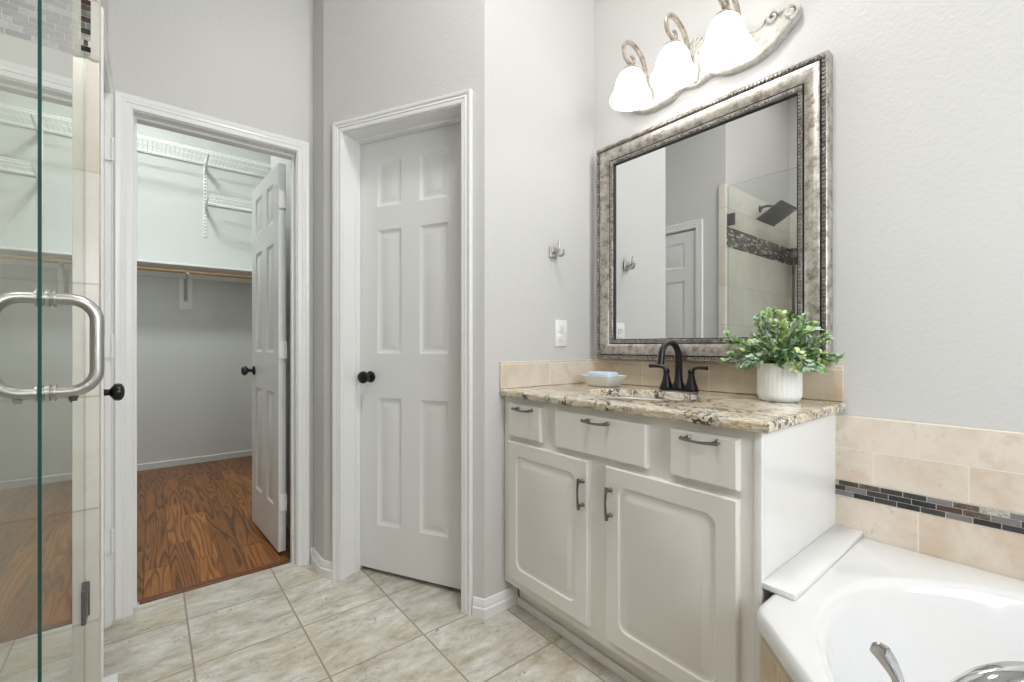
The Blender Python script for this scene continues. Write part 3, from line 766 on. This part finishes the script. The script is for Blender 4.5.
def leaf(p, d, n, L, Wd, mi):
    d = d.normalized(); s = d.cross(n)
    if s.length < 1e-4: s = d.orthogonal()
    s.normalize(); n = s.cross(d).normalized()
    prof = [(0, 0.08, 0), (0.22, 0.75, 0.05), (0.48, 1.0, 0.07), (0.75, 0.78, 0.03), (1.0, 0.05, -0.08)]
    rows = []
    for t, ww, h in prof:
        c = p+d*(L*t)+n*(L*h)
        rows.append([bl.verts.new(c-s*(Wd*ww/2)+n*(Wd*0.12*ww)), bl.verts.new(c), bl.verts.new(c+s*(Wd*ww/2)+n*(Wd*0.12*ww))])
    for a, b in zip(rows, rows[1:]):
        for k in (0, 1): bl.faces.new((a[k], a[k+1], b[k+1], b[k])).material_index = mi
for i in range(96):
    az = rnd.uniform(0, 2*PI); el = math.radians(rnd.choice([rnd.uniform(8, 40), rnd.uniform(25, 85)])); R = rnd.uniform(0.09, 0.172)*(1.12 if el < 0.65 else 1.02 if el < 1.0 else 1.08)
    st = Vector((PX+0.035*math.cos(az)*rnd.random(), PY+0.035*math.sin(az)*rnd.random(), CT+0.10))
    dirv = Vector((math.cos(az)*math.cos(el), math.sin(az)*math.cos(el)*0.75, math.sin(el)))
    end = Vector((PX, PY, CT+0.105))+dirv*R
    if el < 0.45: end.z -= 0.035*rnd.random()
    if end.y > 1.612: end.y = 1.612-0.03*rnd.random()
    mid = (st+end)/2+Vector((0, 0, 0.03*rnd.random()+0.008))
    if el < 0.6: mid.z = max(mid.z, CT+0.128)
    path = smooth_path([st, mid, end], 5)
    tube(bs, path, [0.0018]*len(path), 5)
    tint = rnd.choices((0, 1, 2, 3), (3, 4, 2.2, 0.9))[0]
    for k in range(3, len(path)):
        p = path[k]; tdir = (path[k]-path[k-1]).normalized()
        if p.z < CT+0.12 and math.hypot(p.x-PX, p.y-PY) < 0.074: continue
        for q in range(3):
            side = Vector((rnd.uniform(-1, 1), rnd.uniform(-1, 1), rnd.uniform(-0.5, 0.8)))
            d = (tdir*0.7+side*0.8).normalized()
            L = rnd.uniform(0.015, 0.025)
            if (p+d*L).y > 1.63: d.y = -abs(d.y)
            leaf(p, d, Vector((rnd.uniform(-.5, .5), rnd.uniform(-.8, .2), 1)), L, L*rnd.uniform(0.6, 0.78), tint if rnd.random() < 0.75 else rnd.randrange(4))
def leafm(name, r, g, b): return plain(name, srgb(r, g, b), 0.5)
obj('stems', bs, M['stem'], pl)
obj('foliage', bl, [leafm('leaf_green', 150, 184, 128), leafm('leaf_dusty', 186, 203, 184), leafm('leaf_lime', 196, 214, 142), leafm('leaf_deep', 110, 142, 108)], pl, recalc=False, ang=60)

# ------------------------------------------------------------------ mirror
MX0, MX1, MZ0, MZ1 = -1.390, -0.461, 1.0095, 1.992
mi_ = thing('mirror', 'large wall mirror in a wide antique-silver frame above the vanity', 'mirror', ((MX0+MX1)/2, YM, MZ0))
FW = 0.092
mpM = lambda a, b, v: Vector((a, YM-v, b))
ip = [(MX0+FW, MZ0+FW), (MX1-FW, MZ0+FW), (MX1-FW, MZ1-FW), (MX0+FW, MZ1-FW)]
bm = BM()
prof = [(0, 0.001), (0, 0.026), (0.004, 0.027), (0.020, 0.034), (0.023, 0.031), (0.026, 0.032), (0.030, 0.037), (0.042, 0.044), (0.056, 0.048), (0.070, 0.047), (0.078, 0.043), (0.081, 0.038), (0.083, 0.040), (0.098, 0.045), (0.103, 0.041), (0.103, 0.001)]
prof = [(u*0.092/0.103, v) for u, v in prof]
mats = [0]*len(prof)
mats[3] = mats[4] = 1; mats[10] = mats[11] = 1; mats[0] = mats[1] = 1
sweep(bm, ip, prof, mpM, True, mi=mats, side=1)
obj('frame', bm, [M['silver'], M['groove']], mi_, ang=50)
def beads(off, hw, v, step, L, hgt, tilt):
    bm = BM()
    x0, x1, z0, z1 = ip[0][0]-off, ip[1][0]+off, ip[0][1]-off, ip[2][1]+off
    for (ax, az), (bx, bz) in (((x0, z0), (x1, z0)), ((x1, z0), (x1, z1)), ((x1, z1), (x0, z1)), ((x0, z1), (x0, z0))):
        ln = math.hypot(bx-ax, bz-az); n = int(ln/step)
        for k in range(n):
            t = (k+0.5)/n; ang = math.atan2(bz-az, bx-ax)
            m = Matrix.Translation((ax+(bx-ax)*t, YM-v, az+(bz-az)*t)) @ Matrix.Rotation(-ang-tilt, 4, 'Y')
            vs = [bm.verts.new(m @ Vector((a, b, c))) for a, b, c in ((-L/2, 0, -hw), (L/2, 0, -hw), (L/2, 0, hw), (-L/2, 0, hw), (-L/3, -hgt, -hw*.6), (L/3, -hgt, -hw*.6), (L/3, -hgt, hw*.6), (-L/3, -hgt, hw*.6))]
            for f in ((4, 5, 6, 7), (0, 1, 5, 4), (1, 2, 6, 5), (2, 3, 7, 6), (3, 0, 4, 7)): bm.faces.new([vs[i] for i in f])
    return bm
obj('inner_beading', beads(0.0107, 0.006, 0.0300, 0.0115, 0.0085, 0.005, 0), M['silver_bead'], mi_, ang=20)
obj('rope_beading', beads(0.0808, 0.006, 0.0420, 0.013, 0.0100, 0.005, 0.5), M['silver_bead'], mi_, ang=20)
bm = BM(); box(bm, MX0+FW-0.005, MX1-FW+0.005, YM-0.018, YM-0.012, MZ0+FW-0.005, MZ1-FW+0.005); g = obj('mirror_glass', bm, M['mirror'], mi_, smooth=False)

# ------------------------------------------------------------------ vanity light
LX = -0.905
vl = thing('vanity_light', 'three-bell wall lamp with an ornate antique-white backplate over the mirror', 'wall lamp', (LX, YM, 2.10))
DZ = 0.026
half = [(0, 2.112), (0.03, 2.118), (0.062, 2.128), (0.088, 2.118), (0.11, 2.104), (0.15, 2.098), (0.20, 2.097), (0.24, 2.104), (0.28, 2.122), (0.315, 2.148), (0.342, 2.172), (0.358, 2.192), (0.362, 2.212), (0.352, 2.230), (0.335, 2.236), (0.318, 2.230), (0.305, 2.236), (0.292, 2.246), (0.275, 2.246), (0.260, 2.234), (0.252, 2.216), (0.235, 2.210), (0.215, 2.216), (0.19, 2.226), (0.15, 2.234), (0.11, 2.240), (0.07, 2.250), (0.05, 2.268), (0.035, 2.286), (0.018, 2.296), (0, 2.299)]
loop = smooth_path([(LX+u, 0, z-DZ) for u, z in half], 3) ; L2 = [(p.x, p.z) for p in loop]
L2 = L2 + [(2*LX-x, z) for x, z in L2[-2:0:-1]]
bm = BM()
cx, cz = LX, 2.18
def rg(k, y, lift=0.0): return [bm.verts.new((LX+(x-LX)*(1-(1-k)*0.35), y, 2.165-DZ+(z-2.165+DZ)*k)) for x, z in L2]
rings = [rg(1, YM-0.001), rg(1, YM-0.018), rg(0.965, YM-0.025), rg(0.90, YM-0.025), rg(0.86, YM-0.020)]
for a, b in zip(rings, rings[1:]):
    for k in range(len(a)): bm.faces.new((a[k], a[(k+1) % len(a)], b[(k+1) % len(a)], b[k]))
bm.faces.new(rings[-1]); bm.faces.new(rings[0][::-1])
obj('backplate', bm, M['antique'], vl, ang=40)
def spiral(cx, cz, r0, r1, a0, turns, y, n=40):
    return [(cx+(r0+(r1-r0)*k/n)*math.cos(a0+turns*2*PI*k/n), y, cz+(r0+(r1-r0)*k/n)*math.sin(a0+turns*2*PI*k/n)) for k in range(n+1)]
for s in (-1, 1):
    bm = BM()
    tube(bm, spiral(LX+s*0.335, 2.208-DZ, 0.026, 0.004, -PI/2, s*1.4, YM-0.026), [0.0085-0.004*k/40 for k in range(41)], 8)
    lathe(bm, [(0, 0.01), (0.008, 0.006), (0.011, 0)], mat=Matrix.Translation((LX+s*0.335, YM-0.026, 2.208-DZ)) @ Matrix.Rotation(PI/2, 4, 'X'), seg=12)
    tube(bm, spiral(LX+s*0.278, 2.222-DZ, 0.023, 0.004, PI if s < 0 else 0, s*1.3, YM-0.026), [0.0075-0.0035*k/40 for k in range(41)], 8)
    obj('scroll', bm, M['antique'], vl)
    bm = BM()
    pts = smooth_path([(LX+s*0.02, YM-0.022, 2.128-DZ), (LX+s*0.06, YM-0.024, 2.138-DZ), (LX+s*0.10, YM-0.024, 2.118-DZ), (LX+s*0.16, YM-0.025, 2.110-DZ), (LX+s*0.22, YM-0.025, 2.112-DZ), (LX+s*0.28, YM-0.026, 2.135-DZ), (LX+s*0.33, YM-0.026, 2.178-DZ)], 6)
    tube(bm, pts, 0.009, 8); obj('moulding', bm, M['antique'], vl)
bm = BM()
for k in range(7):
    a = PI/2+math.radians(-66+22*k)
    tube(bm, [(LX, YM-0.028, 2.232-DZ), (LX+0.035*math.cos(a), YM-0.034, 2.232-DZ+0.038*math.sin(a)), (LX+0.054*math.cos(a), YM-0.026, 2.232-DZ+0.060*math.sin(a))], [0.004, 0.0085, 0.007], 8)
lathe(bm, [(0, 0.014), (0.01, 0.011), (0.015, 0)], mat=Matrix.Translation((LX, YM-0.024, 2.228-DZ)) @ Matrix.Rotation(PI/2, 4, 'X'), seg=14)
tube(bm, smooth_path([(LX, YM-0.026, 2.225-DZ), (LX+0.006, YM-0.028, 2.18-DZ), (LX, YM-0.026, 2.125-DZ)], 6), [0.013]*4+[0.011]*4+[0.008]*5, 8)
obj('shell_ornament', bm, M['antique'], vl)
LY = 1.515
for x in (-1.106, -0.917, -0.723):
    bm = BM()
    arm = smooth_path([(x, YM-0.02, 2.125), (x, YM-0.045, 2.15), (x, YM-0.062, 2.21), (x, YM-0.082, 2.262), (x, LY+0.035, 2.294), (x, LY-0.014, 2.296), (x, LY-0.044, 2.268), (x, LY-0.038, 2.230), (x, LY-0.006, 2.214), (x, LY+0.020, 2.226), (x, LY+0.017, 2.246), (x, LY+0.002, 2.244)], 6)
    n = len(arm); tube(bm, arm, [0.0115-0.006*k/(n-1) for k in range(n)], 8)
    tube(bm, [(x, LY, 2.185), (x, LY, 2.216)], 0.008, 10)
    a = obj('arm', bm, M['arm'], vl)
    bm = BM(); lathe(bm, [(0.034, 0), (0.035, 0.004), (0.030, 0.013), (0.018, 0.022), (0.010, 0.026), (0, 0.027), (0, 0.0), (0.034, 0)], (x, LY, 2.180), 28); obj('shade_holder', bm, M['arm'], a)
    bm = BM()
    lob = lambda an, z: 1+0.02*math.cos(an*6)*max(0.0, (0.06-z)/0.06)
    lathe(bm, [(0.0815, 0.0), (0.0835, 0.006), (0.081, 0.018), (0.074, 0.035), (0.066, 0.055), (0.061, 0.08), (0.056, 0.105), (0.047, 0.128), (0.036, 0.143), (0.030, 0.148), (0.028, 0.146), (0.034, 0.140), (0.045, 0.125), (0.053, 0.104), (0.058, 0.08), (0.063, 0.055), (0.071, 0.035), (0.078, 0.018), (0.0795, 0.004), (0.0815, 0.0)], (0, 0, 0), 48, fn=lob, mat=Matrix.Translation((x, LY, 2.064)) @ Matrix.Diagonal((1, 1, 0.81, 1)))
    sh = obj('lamp_shade', bm, M['shade'], vl, ang=60)
    bm = BM(); lathe(bm, [(0, -0.055), (0.018, -0.05), (0.028, -0.03), (0.028, -0.015), (0.018, 0.01), (0.012, 0.02), (0.012, 0.045), (0, 0.045)], (x, LY, 2.140), 20); obj('bulb', bm, M['bulb'], sh)

# ------------------------------------------------------------------ hook and outlet on the side wall
HY, HZ = 1.396, 1.487
hk = thing('robe_hook', 'brushed nickel double robe hook on the side wall', 'hook', (XH, HY, HZ))
bm = BM(); box(bm, XH, XH+0.010, HY-0.022, HY+0.022, HZ-0.024, HZ+0.024, 0.003); obj('mounting_plate', bm, M['nickel'], hk)
bm = BM(); tube(bm, [(XH+0.008, HY, HZ), (XH+0.03, HY, HZ)], 0.009, 12)
tube(bm, smooth_path([(XH+0.026, HY, HZ-0.004), (XH+0.036, HY, HZ-0.002), (XH+0.042, HY, HZ+0.014), (XH+0.046, HY, HZ+0.046)], 5), 0.006, 10)
obj('upper_prong', bm, M['nickel'], hk)
bm = BM(); tube(bm, smooth_path([(XH+0.026, HY, HZ-0.004), (XH+0.036, HY+0.006, HZ-0.016), (XH+0.052, HY+0.010, HZ-0.019), (XH+0.062, HY+0.012, HZ-0.008), (XH+0.064, HY+0.012, HZ+0.006)], 5), 0.006, 10)
obj('lower_prong', bm, M['nickel'], hk)
OY, OZc = 1.449, 1.128
ou = thing('outlet', 'white double wall outlet above the side backsplash', 'outlet', (XH, OY, OZc))
bm = BM(); box(bm, XH, XH+0.006, OY-0.037, OY+0.037, OZc-0.060, OZc+0.060, 0.002); obj('cover_plate', bm, M['plastic'], ou)
for dz in (0.02, -0.02):
    bm = BM(); box(bm, XH+0.005, XH+0.0085, OY-0.017, OY+0.017, OZc+dz-0.014, OZc+dz+0.014, 0.004); s = obj('socket', bm, M['plastic'], ou)
    bm = BM()
    for dy in (-0.006, 0.006): box(bm, XH+0.0083, XH+0.0088, OY+dy-0.0012, OY+dy+0.0012, OZc+dz-0.001, OZc+dz+0.008)
    box(bm, XH+0.0083, XH+0.0088, OY-0.002, OY+0.002, OZc+dz-0.010, OZc+dz-0.006); obj('slots', bm, M['slot'], s)

# ------------------------------------------------------------------ bathtub
TZ = 0.497; TX0 = -0.432
def roundpoly(pts, rads, n=6):
    out = []
    m = len(pts)
    for i in range(m):
        p0, p, p1 = Vector(pts[i-1]), Vector(pts[i]), Vector(pts[(i+1) % m]); r = rads[i]
        a = (p0-p).normalized(); b = (p1-p).normalized(); half_ = math.acos(max(-1, min(1, a.dot(b))))/2
        if r <= 0: out.append(p); continue
        t = r/math.tan(half_); c = p+(a+b).normalized()*(r/math.sin(half_))
        s0 = (p+a*t)-c; s1 = (p+b*t)-c; a0 = math.atan2(s0.y, s0.x); a1 = math.atan2(s1.y, s1.x); da = (a1-a0+PI) % (2*PI)-PI
        for k in range(n+1): out.append(c+Vector((math.cos(a0+da*k/n), math.sin(a0+da*k/n)))*r)
    return out
outl = roundpoly([(TX0, YM-0.0095), (TX0, 1.035), (0.415, 0.155), (XR-0.0095, 0.155), (XR-0.0095, YM-0.0095)], [0.001, 0.07, 0.07, 0.001, 0.001])
sym = lambda p: (p[1]-0.62, p[0]+0.62)
lft = [(-0.215, 0.87), (-0.285, 0.985), (-0.318, 1.08), (-0.327, 1.218), (-0.298, 1.352), (-0.245, 1.432), (-0.11, 1.535), (0.12, 1.595), (0.42, 1.60), (0.66, 1.52)]
bas = smooth_path([(a, b, 0) for a, b in lft+[(0.80, 1.42)]+[sym(p) for p in lft[::-1]]+[(0.02, 0.64)]], 8, True)
CB = Vector((0.24, 0.86))
def ray_poly(poly, a):
    d = Vector((math.cos(a), math.sin(a))); best = 0
    for i in range(len(poly)):
        p = Vector(poly[i][:2])-CB; e = Vector(poly[(i+1) % len(poly)][:2])-CB-p
        den = d.x*e.y-d.y*e.x
        if abs(den) < 1e-12: continue
        t = (p.x*e.y-p.y*e.x)/den; u = (p.x*d.y-p.y*d.x)/den
        if t > 0 and -1e-6 <= u <= 1+1e-6: best = max(best, t)
    return best
NA = 144
angs = sorted([2*PI*k/NA for k in range(NA)]+[math.atan2(p.y-CB.y, p.x-CB.x) % (2*PI) for p in outl])
ro = [ray_poly(outl, a) for a in angs]; ri = [ray_poly(bas, a) for a in angs]
bm = BM()
def trg(fn, z): return [bm.verts.new((CB.x+math.cos(a)*fn(i), CB.y+math.sin(a)*fn(i), z)) for i, a in enumerate(angs)]
RG = [trg(lambda i: ro[i]-0.016, TZ-0.036), trg(lambda i: ro[i]-0.001, TZ-0.036), trg(lambda i: ro[i], TZ-0.020), trg(lambda i: ro[i]-0.003, TZ-0.010), trg(lambda i: ro[i]-0.010, TZ-0.002), trg(lambda i: ro[i]-0.018, TZ),
      trg(lambda i: ri[i]+0.018*min(1, (ro[i]-ri[i])/0.05), TZ), trg(lambda i: ri[i]+0.004, TZ-0.003), trg(lambda i: ri[i]-0.006, TZ-0.012), trg(lambda i: ri[i]-0.014, TZ-0.03),
      trg(lambda i: ri[i]*0.95-0.014, TZ-0.12), trg(lambda i: ri[i]*0.90-0.016, TZ-0.24), trg(lambda i: ri[i]*0.85-0.018, TZ-0.33), trg(lambda i: ri[i]*0.76-0.02, TZ-0.385), trg(lambda i: ri[i]*0.6-0.02, TZ-0.40), trg(lambda i: ri[i]*0.3, TZ-0.405)]
for a, b in zip(RG, RG[1:]):
    for k in range(len(angs)): bm.faces.new((a[k], a[(k+1) % len(angs)], b[(k+1) % len(angs)], b[k]))
bm.faces.new(RG[-1])
tub = thing('bathtub', 'glossy white corner bathtub beside the vanity', 'bathtub', (0.3, 0.9, 0))
obj('tub_shell', bm, M['acrylic'], tub, ang=50)
bm = BM(); lathe(bm, [(0, 0.008), (0.026, 0.007), (0.032, 0.002), (0.032, -0.004), (0, -0.004)], (0.30, 0.92, TZ-0.405), 24); obj('drain', bm, M['chrome'], tub)
# tiled apron under the rim
apl = roundpoly([(TX0+0.008, YM-0.02), (TX0+0.008, 1.040), (0.421, 0.165), (XR-0.03, 0.165)], [0, 0.06, 0.06, 0])[0:]
bm = BM(); sweep(bm, [(p.x, p.y) for p in apl], [(0, 0), (0.012, 0), (0.012, TZ-0.035), (0, TZ-0.035)], lambda a, b, v: Vector((a, b, v)), side=-1)
struct('trim_tub_apron', bm, M['apron_tile'])
# board that covers the gap between vanity and tub
bm = BM(); box(bm, XV+0.0045, -0.379, 1.122, YM-0.0095, TZ+0.0005, TZ+0.0155, 0.003, 2)
tag(rebase(obj('ledge_board', bm, M['cab_white']), (-0.42, 1.40, TZ)), 'flat white ledge board lying on the tub rim along the vanity end', 'board')
# roman tub filler
tf = thing('bathtub_faucet', 'chrome deck-mounted tub faucet with a curved spout and a lever', 'faucet', (-0.08, 0.70, TZ))
SB = Vector((-0.077, 0.689)); DV = Vector((0.74, 0.67)).normalized()
bm = BM(); lathe(bm, [(0, 0), (0.034, 0), (0.034, 0.006), (0.026, 0.014), (0.022, 0.03), (0, 0.03)], (SB.x, SB.y, TZ), 28)
sp = smooth_path([(SB.x+DV.x*s, SB.y+DV.y*s, z) for s, z in ((0, TZ+0.01), (-0.004, 0.60), (0.004, 0.655), (0.030, 0.690), (0.068, 0.704), (0.11, 0.698), (0.15, 0.672), (0.175, 0.64))], 6)
n = len(sp); vs = tube(bm, sp, [0.021]*n, 20)
obj('spout', bm, M['chrome'], tf)
HB = Vector((-0.132, 0.771))
bm = BM(); lathe(bm, [(0, 0), (0.030, 0), (0.030, 0.006), (0.022, 0.015), (0.016, 0.05), (0.014, 0.075), (0.017, 0.082), (0.015, 0.10), (0, 0.108)], (HB.x, HB.y, TZ), 28)
blade = smooth_path([(HB.x, HB.y, TZ+0.09), (-0.135, 0.768, 0.61), (-0.138, 0.764, 0.632), (-0.146, 0.755, 0.655), (-0.153, 0.748, 0.670), (-0.157, 0.744, 0.677)], 5)
n0 = len(bm.verts)
nb = len(blade); wd = [0.008, 0.007, 0.007, 0.0105, 0.012, 0.004]
rs = [wd[min(int(k/5), 5)]+(wd[min(int(k/5)+1, 5)]-wd[min(int(k/5), 5)])*((k % 5)/5) for k in range(nb)]
vs = tube(bm, blade, rs, 14)
vd = Vector((-0.2, 0.98, 0)).normalized()       # flatten the blade along the lever's thin direction
for i, p in enumerate(blade):
    for v in vs[i*14:(i+1)*14]:
        o_ = v.co-p; k = o_.dot(vd); f = 0.35 if i > 9 else 0.35+0.65*(1-i/9)
        v.co = v.co-vd*(k*(1-f))
obj('handle', bm, M['chrome'], tf)

# ------------------------------------------------------------------ shower glass
def glass_panel(x0, x1, y0, y1, z0, z1):
    bm = BM(); box(bm, x0, x1, y0, y1, z0, z1)
    bm.normal_update()
    for f in bm.faces: f.material_index = 0 if abs(f.normal.y) > 0.5 else 1
    return bm
GY0, GY1 = -0.1367, -0.1322
sd = thing('shower_door', 'frameless glass shower door with a D-shaped handle, hinged on the tiled wall', 'shower door', (-1.32, -0.1345, 0))
obj('glass_panel', glass_panel(-1.628, -1.011, GY0, GY1, 0.012, 2.30), [M['glass'], M['glass_edge']], sd, smooth=False)
HXX = -1.068
for sgn, y in ((1, GY1), (-1, GY0)):
    bm = BM(); pr = 0.060; zt, zb, rc = 1.150, 0.992, 0.036
    pts = [(HXX, y, zt)]
    for k in range(9):
        a = PI/2*k/8; pts.append((HXX, y+sgn*(pr-rc+rc*math.sin(a)), zt-rc+rc*math.cos(a)))
    for k in range(9):
        a = PI/2*k/8; pts.append((HXX, y+sgn*(pr-rc+rc*math.cos(a)), zb+rc-rc*math.sin(a)))
    pts.append((HXX, y, zb))
    tube(bm, pts, 0.0098, 18)
    h = obj('handle', bm, M['nickel'], sd)
    bm = BM()
    for z in (zt, zb):
        lathe(bm, [(0, 0), (0.0145, 0), (0.0145, 0.003), (0.0115, 0.004), (0.0115, 0.006), (0.0145, 0.007), (0.0145, 0.010), (0, 0.010)], mat=Matrix.Translation((HXX, y, z)) @ Matrix.Rotation(-sgn*PI/2, 4, 'X'), seg=24)
    obj('washer', bm, M['nickel'], h)
bm = BM()
tube(bm, [(HXX, GY1+0.030, 0.985), (HXX, GY1+0.030, 0.976)], [0.007, 0.005], 12); obj('set_screw', bm, M['dark_metal'], sd)
for z in (0.40, 2.04):
    bm = BM(); box(bm, XS+0.0005, XS+0.058, GY0-0.005, GY1+0.005, z-0.045, z+0.045, 0.002); box(bm, XS+0.0003, XS+0.006, GY0-0.008, GY1+0.008, z-0.045, z+0.045, 0.001)
    obj('hinge', bm, M['dark_metal'], sd)
fp = obj('shower_glass_panel', glass_panel(-1.0065, -0.4605, GY1-0.0070, GY1-0.0023, 0.012, 2.30), [M['glass'], M['glass']], smooth=False)
tag(rebase(fp, (-0.73, -0.139, 0.0)), 'fixed clear glass shower panel next to the shower door', 'glass panel')
# shower fittings seen in the mirror
HS = Vector((XS, -0.72))
sh = thing('rain_shower', 'square dark rain shower head on the tiled shower wall, seen in the mirror', 'shower head', (XS, -0.72, 2.2))
bm = BM(); lathe(bm, [(0, 0), (0.028, 0), (0.028, 0.006), (0.014, 0.012), (0, 0.012)], mat=Matrix.Translation((XS, -0.72, 2.24)) @ Matrix.Rotation(PI/2, 4, 'Y'), seg=24)
tube(bm, smooth_path([(XS, -0.72, 2.24), (XS+0.05, -0.72, 2.252), (XS+0.10, -0.72, 2.235), (XS+0.125, -0.72, 2.19)], 6), 0.011, 12); obj('arm', bm, M['dark_metal'], sh)
bm = BM(); mt = Matrix.Translation((XS+0.135, -0.72, 2.170)) @ Matrix.Rotation(math.radians(-30), 4, 'Y')
box(bm, -0.110, 0.110, -0.17, 0.17, -0.010, 0.004, 0.004, 2, mat=mt); obj('head_plate', bm, M['dark_metal'], sh)
sb = thing('slide_bar', 'dark vertical shower slide bar with hand shower in the shower corner, seen in the mirror', 'shower bar', (-1.52, -1.34, 1.1))
bm = BM(); tube(bm, [(-1.585, -1.335, 1.15), (-1.585, -1.335, 1.90)], 0.011, 14); obj('bar', bm, M['dark_metal'], sb)
for z in (1.17, 1.88):
    bm = BM(); tube(bm, [(-1.585, -1.38, z), (-1.585, -1.335, z)], 0.014, 12); obj('bracket', bm, M['dark_metal'], sb)
bm = BM(); tube(bm, [(-1.58, -1.31, 1.74), (-1.56, -1.27, 1.86), (-1.55, -1.25, 1.90)], [0.012, 0.013, 0.02], 12)
lathe(bm, [(0, 0), (0.045, 0), (0.045, 0.012), (0.02, 0.022), (0, 0.022)], mat=Matrix.Translation((-1.545, -1.235, 1.90)) @ Matrix.Rotation(math.radians(-60), 4, 'X'), seg=24); obj('hand_shower', bm, M['dark_metal'], sb)

# ------------------------------------------------------------------ closet fittings
bm = BM(); box(bm, -5.0, -4.68, -0.898, 0.928, 1.750, 1.769, 0.002); box(bm, -5.0, -4.982, -0.898, 0.928, 1.682, 1.750)
tag(rebase(obj('closet_shelf', bm, M['trim']), (-4.84, -0.05, 1.75)), 'long white shelf board above the hanging rod on the closet back wall', 'shelf')
bm = BM(); tube(bm, [(-4.72, -0.898, 1.705), (-4.72, 0.928, 1.705)], 0.017, 16)
tag(rebase(obj('closet_rod', bm, M['rod']), (-4.72, -0.05, 1.705)), 'light wood hanging rod under the closet shelf', 'rod')
br = thing('shelf_bracket', 'metal shelf and rod bracket on a white backing board in the closet', 'bracket', (-5.0, 0.245, 1.55))
bm = BM(); box(bm, -5.0, -4.983, 0.20, 0.30, 1.40, 1.68, 0.002); obj('backing_board', bm, M['trim'], br)
bm = BM(); box(bm, -4.983, -4.978, 0.235, 0.265, 1.47, 1.676, 0.001)
tube(bm, smooth_path([(-4.98, 0.25, 1.49), (-4.90, 0.25, 1.56), (-4.80, 0.25, 1.66), (-4.752, 0.25, 1.69), (-4.735, 0.25, 1.679), (-4.715, 0.25, 1.678), (-4.692, 0.25, 1.69)], 5), 0.008, 8)
obj('bracket_arm', bm, plain('bracket_paint', (0.42, 0.43, 0.42, 1), 0.4), br)
def wire_shelf(label, y0, y1, z, dep, lip=0.018, step=0.03):
    x0, x1 = -4.980, -5.0+dep
    t = thing('wire_shelf', label, 'shelf', (-5.0+dep/2, (y0+y1)/2, z), 0, 'wire shelves in the closet')
    bm = BM()
    for x in (x0, x0+(x1-x0)*0.5, x1): tube(bm, [(x, y0, z), (x, y1, z)], 0.0034, 6)
    tube(bm, [(x1+0.002, y0, z-lip), (x1+0.002, y1, z-lip)], 0.0042, 6)
    box(bm, x0-0.007, x0-0.002, y0, y1, z-0.012, z+0.012, 0.001)
    obj('rails', bm, M['wire'], t)
    bm = BM(); n = int((y1-y0)/step)
    for k in range(n+1):
        y = y0+(y1-y0)*k/n
        tube(bm, [(x0, y, z+0.005), (x1+0.003, y, z+0.005), (x1+0.005, y, z-lip)], 0.0016, 4)
    obj('wires', bm, M['wire'], t)
    return t
wire_shelf('long white wire shelf highest on the closet back wall', -0.898, 0.928, 2.75, 0.36)
wire_shelf('shorter white wire shelf below the topmost one in the closet', 0.405, 0.928, 2.39, 0.32)
ss = thing('shelf_standard', 'slotted white shelf standard with two angled brackets on the closet wall', 'shelf rail', (-5.0, 0.395, 2.08))
bm = BM(); box(bm, -5.0, -4.988, 0.383, 0.407, 2.08, 2.80, 0.001)
obj('slotted_rail', bm, M['wire'], ss)
bm = BM()
for k in range(22): box(bm, -4.9882, -4.9876, 0.389, 0.401, 2.10+0.0305*k, 2.10+0.0305*k+0.014)
obj('slots', bm, plain('slot_shadow', (0.30, 0.31, 0.30, 1), 0.6), ss)
for z, dp in ((2.737, 0.35), (2.377, 0.31)):
    bm = BM()
    vs = [bm.verts.new((x, y, zz)) for y in (0.3915, 0.3985) for x, zz in ((-4.99, z), (-4.99, z-0.07), (-5.0+dp, z-0.018), (-5.0+dp, z))]
    bm.faces.new(vs[:4]); bm.faces.new(vs[4:][::-1])
    for k in range(4): bm.faces.new((vs[k], vs[(k+1) % 4], vs[4+(k+1) % 4], vs[4+k]))
    obj('bracket', bm, plain('bracket_grey', (0.50, 0.52, 0.51, 1), 0.4), ss)

# ------------------------------------------------------------------ closet ceiling light and two added fill lights, all above the frame
def ceiling_light(label, x, y, r):
    t = thing('ceiling_light', label, 'ceiling light', (x, y, CEIL), 0, 'ceiling lights')
    bm = BM(); lathe(bm, [(0, 0), (r+0.02, 0), (r+0.02, -0.03), (r, -0.03), (0, -0.03)], (x, y, CEIL), 40); obj('rim', bm, M['nickel'], t)
    bm = BM(); lathe(bm, [(r, -0.03), (r*0.97, -0.07), (r*0.75, -0.10), (0, -0.115)], (x, y, CEIL), 40); obj('diffuser', bm, M['lamp_diffuser'], t)
ceiling_light('added unseen round fill light above the bathroom floor between doors and tub', -0.55, 0.65, 0.20)
ceiling_light('round ceiling light inside the walk-in closet', -3.75, -0.05, 0.17)
ceiling_light('added unseen round fill light over the entry side of the bathroom', 0.35, -1.1, 0.20)
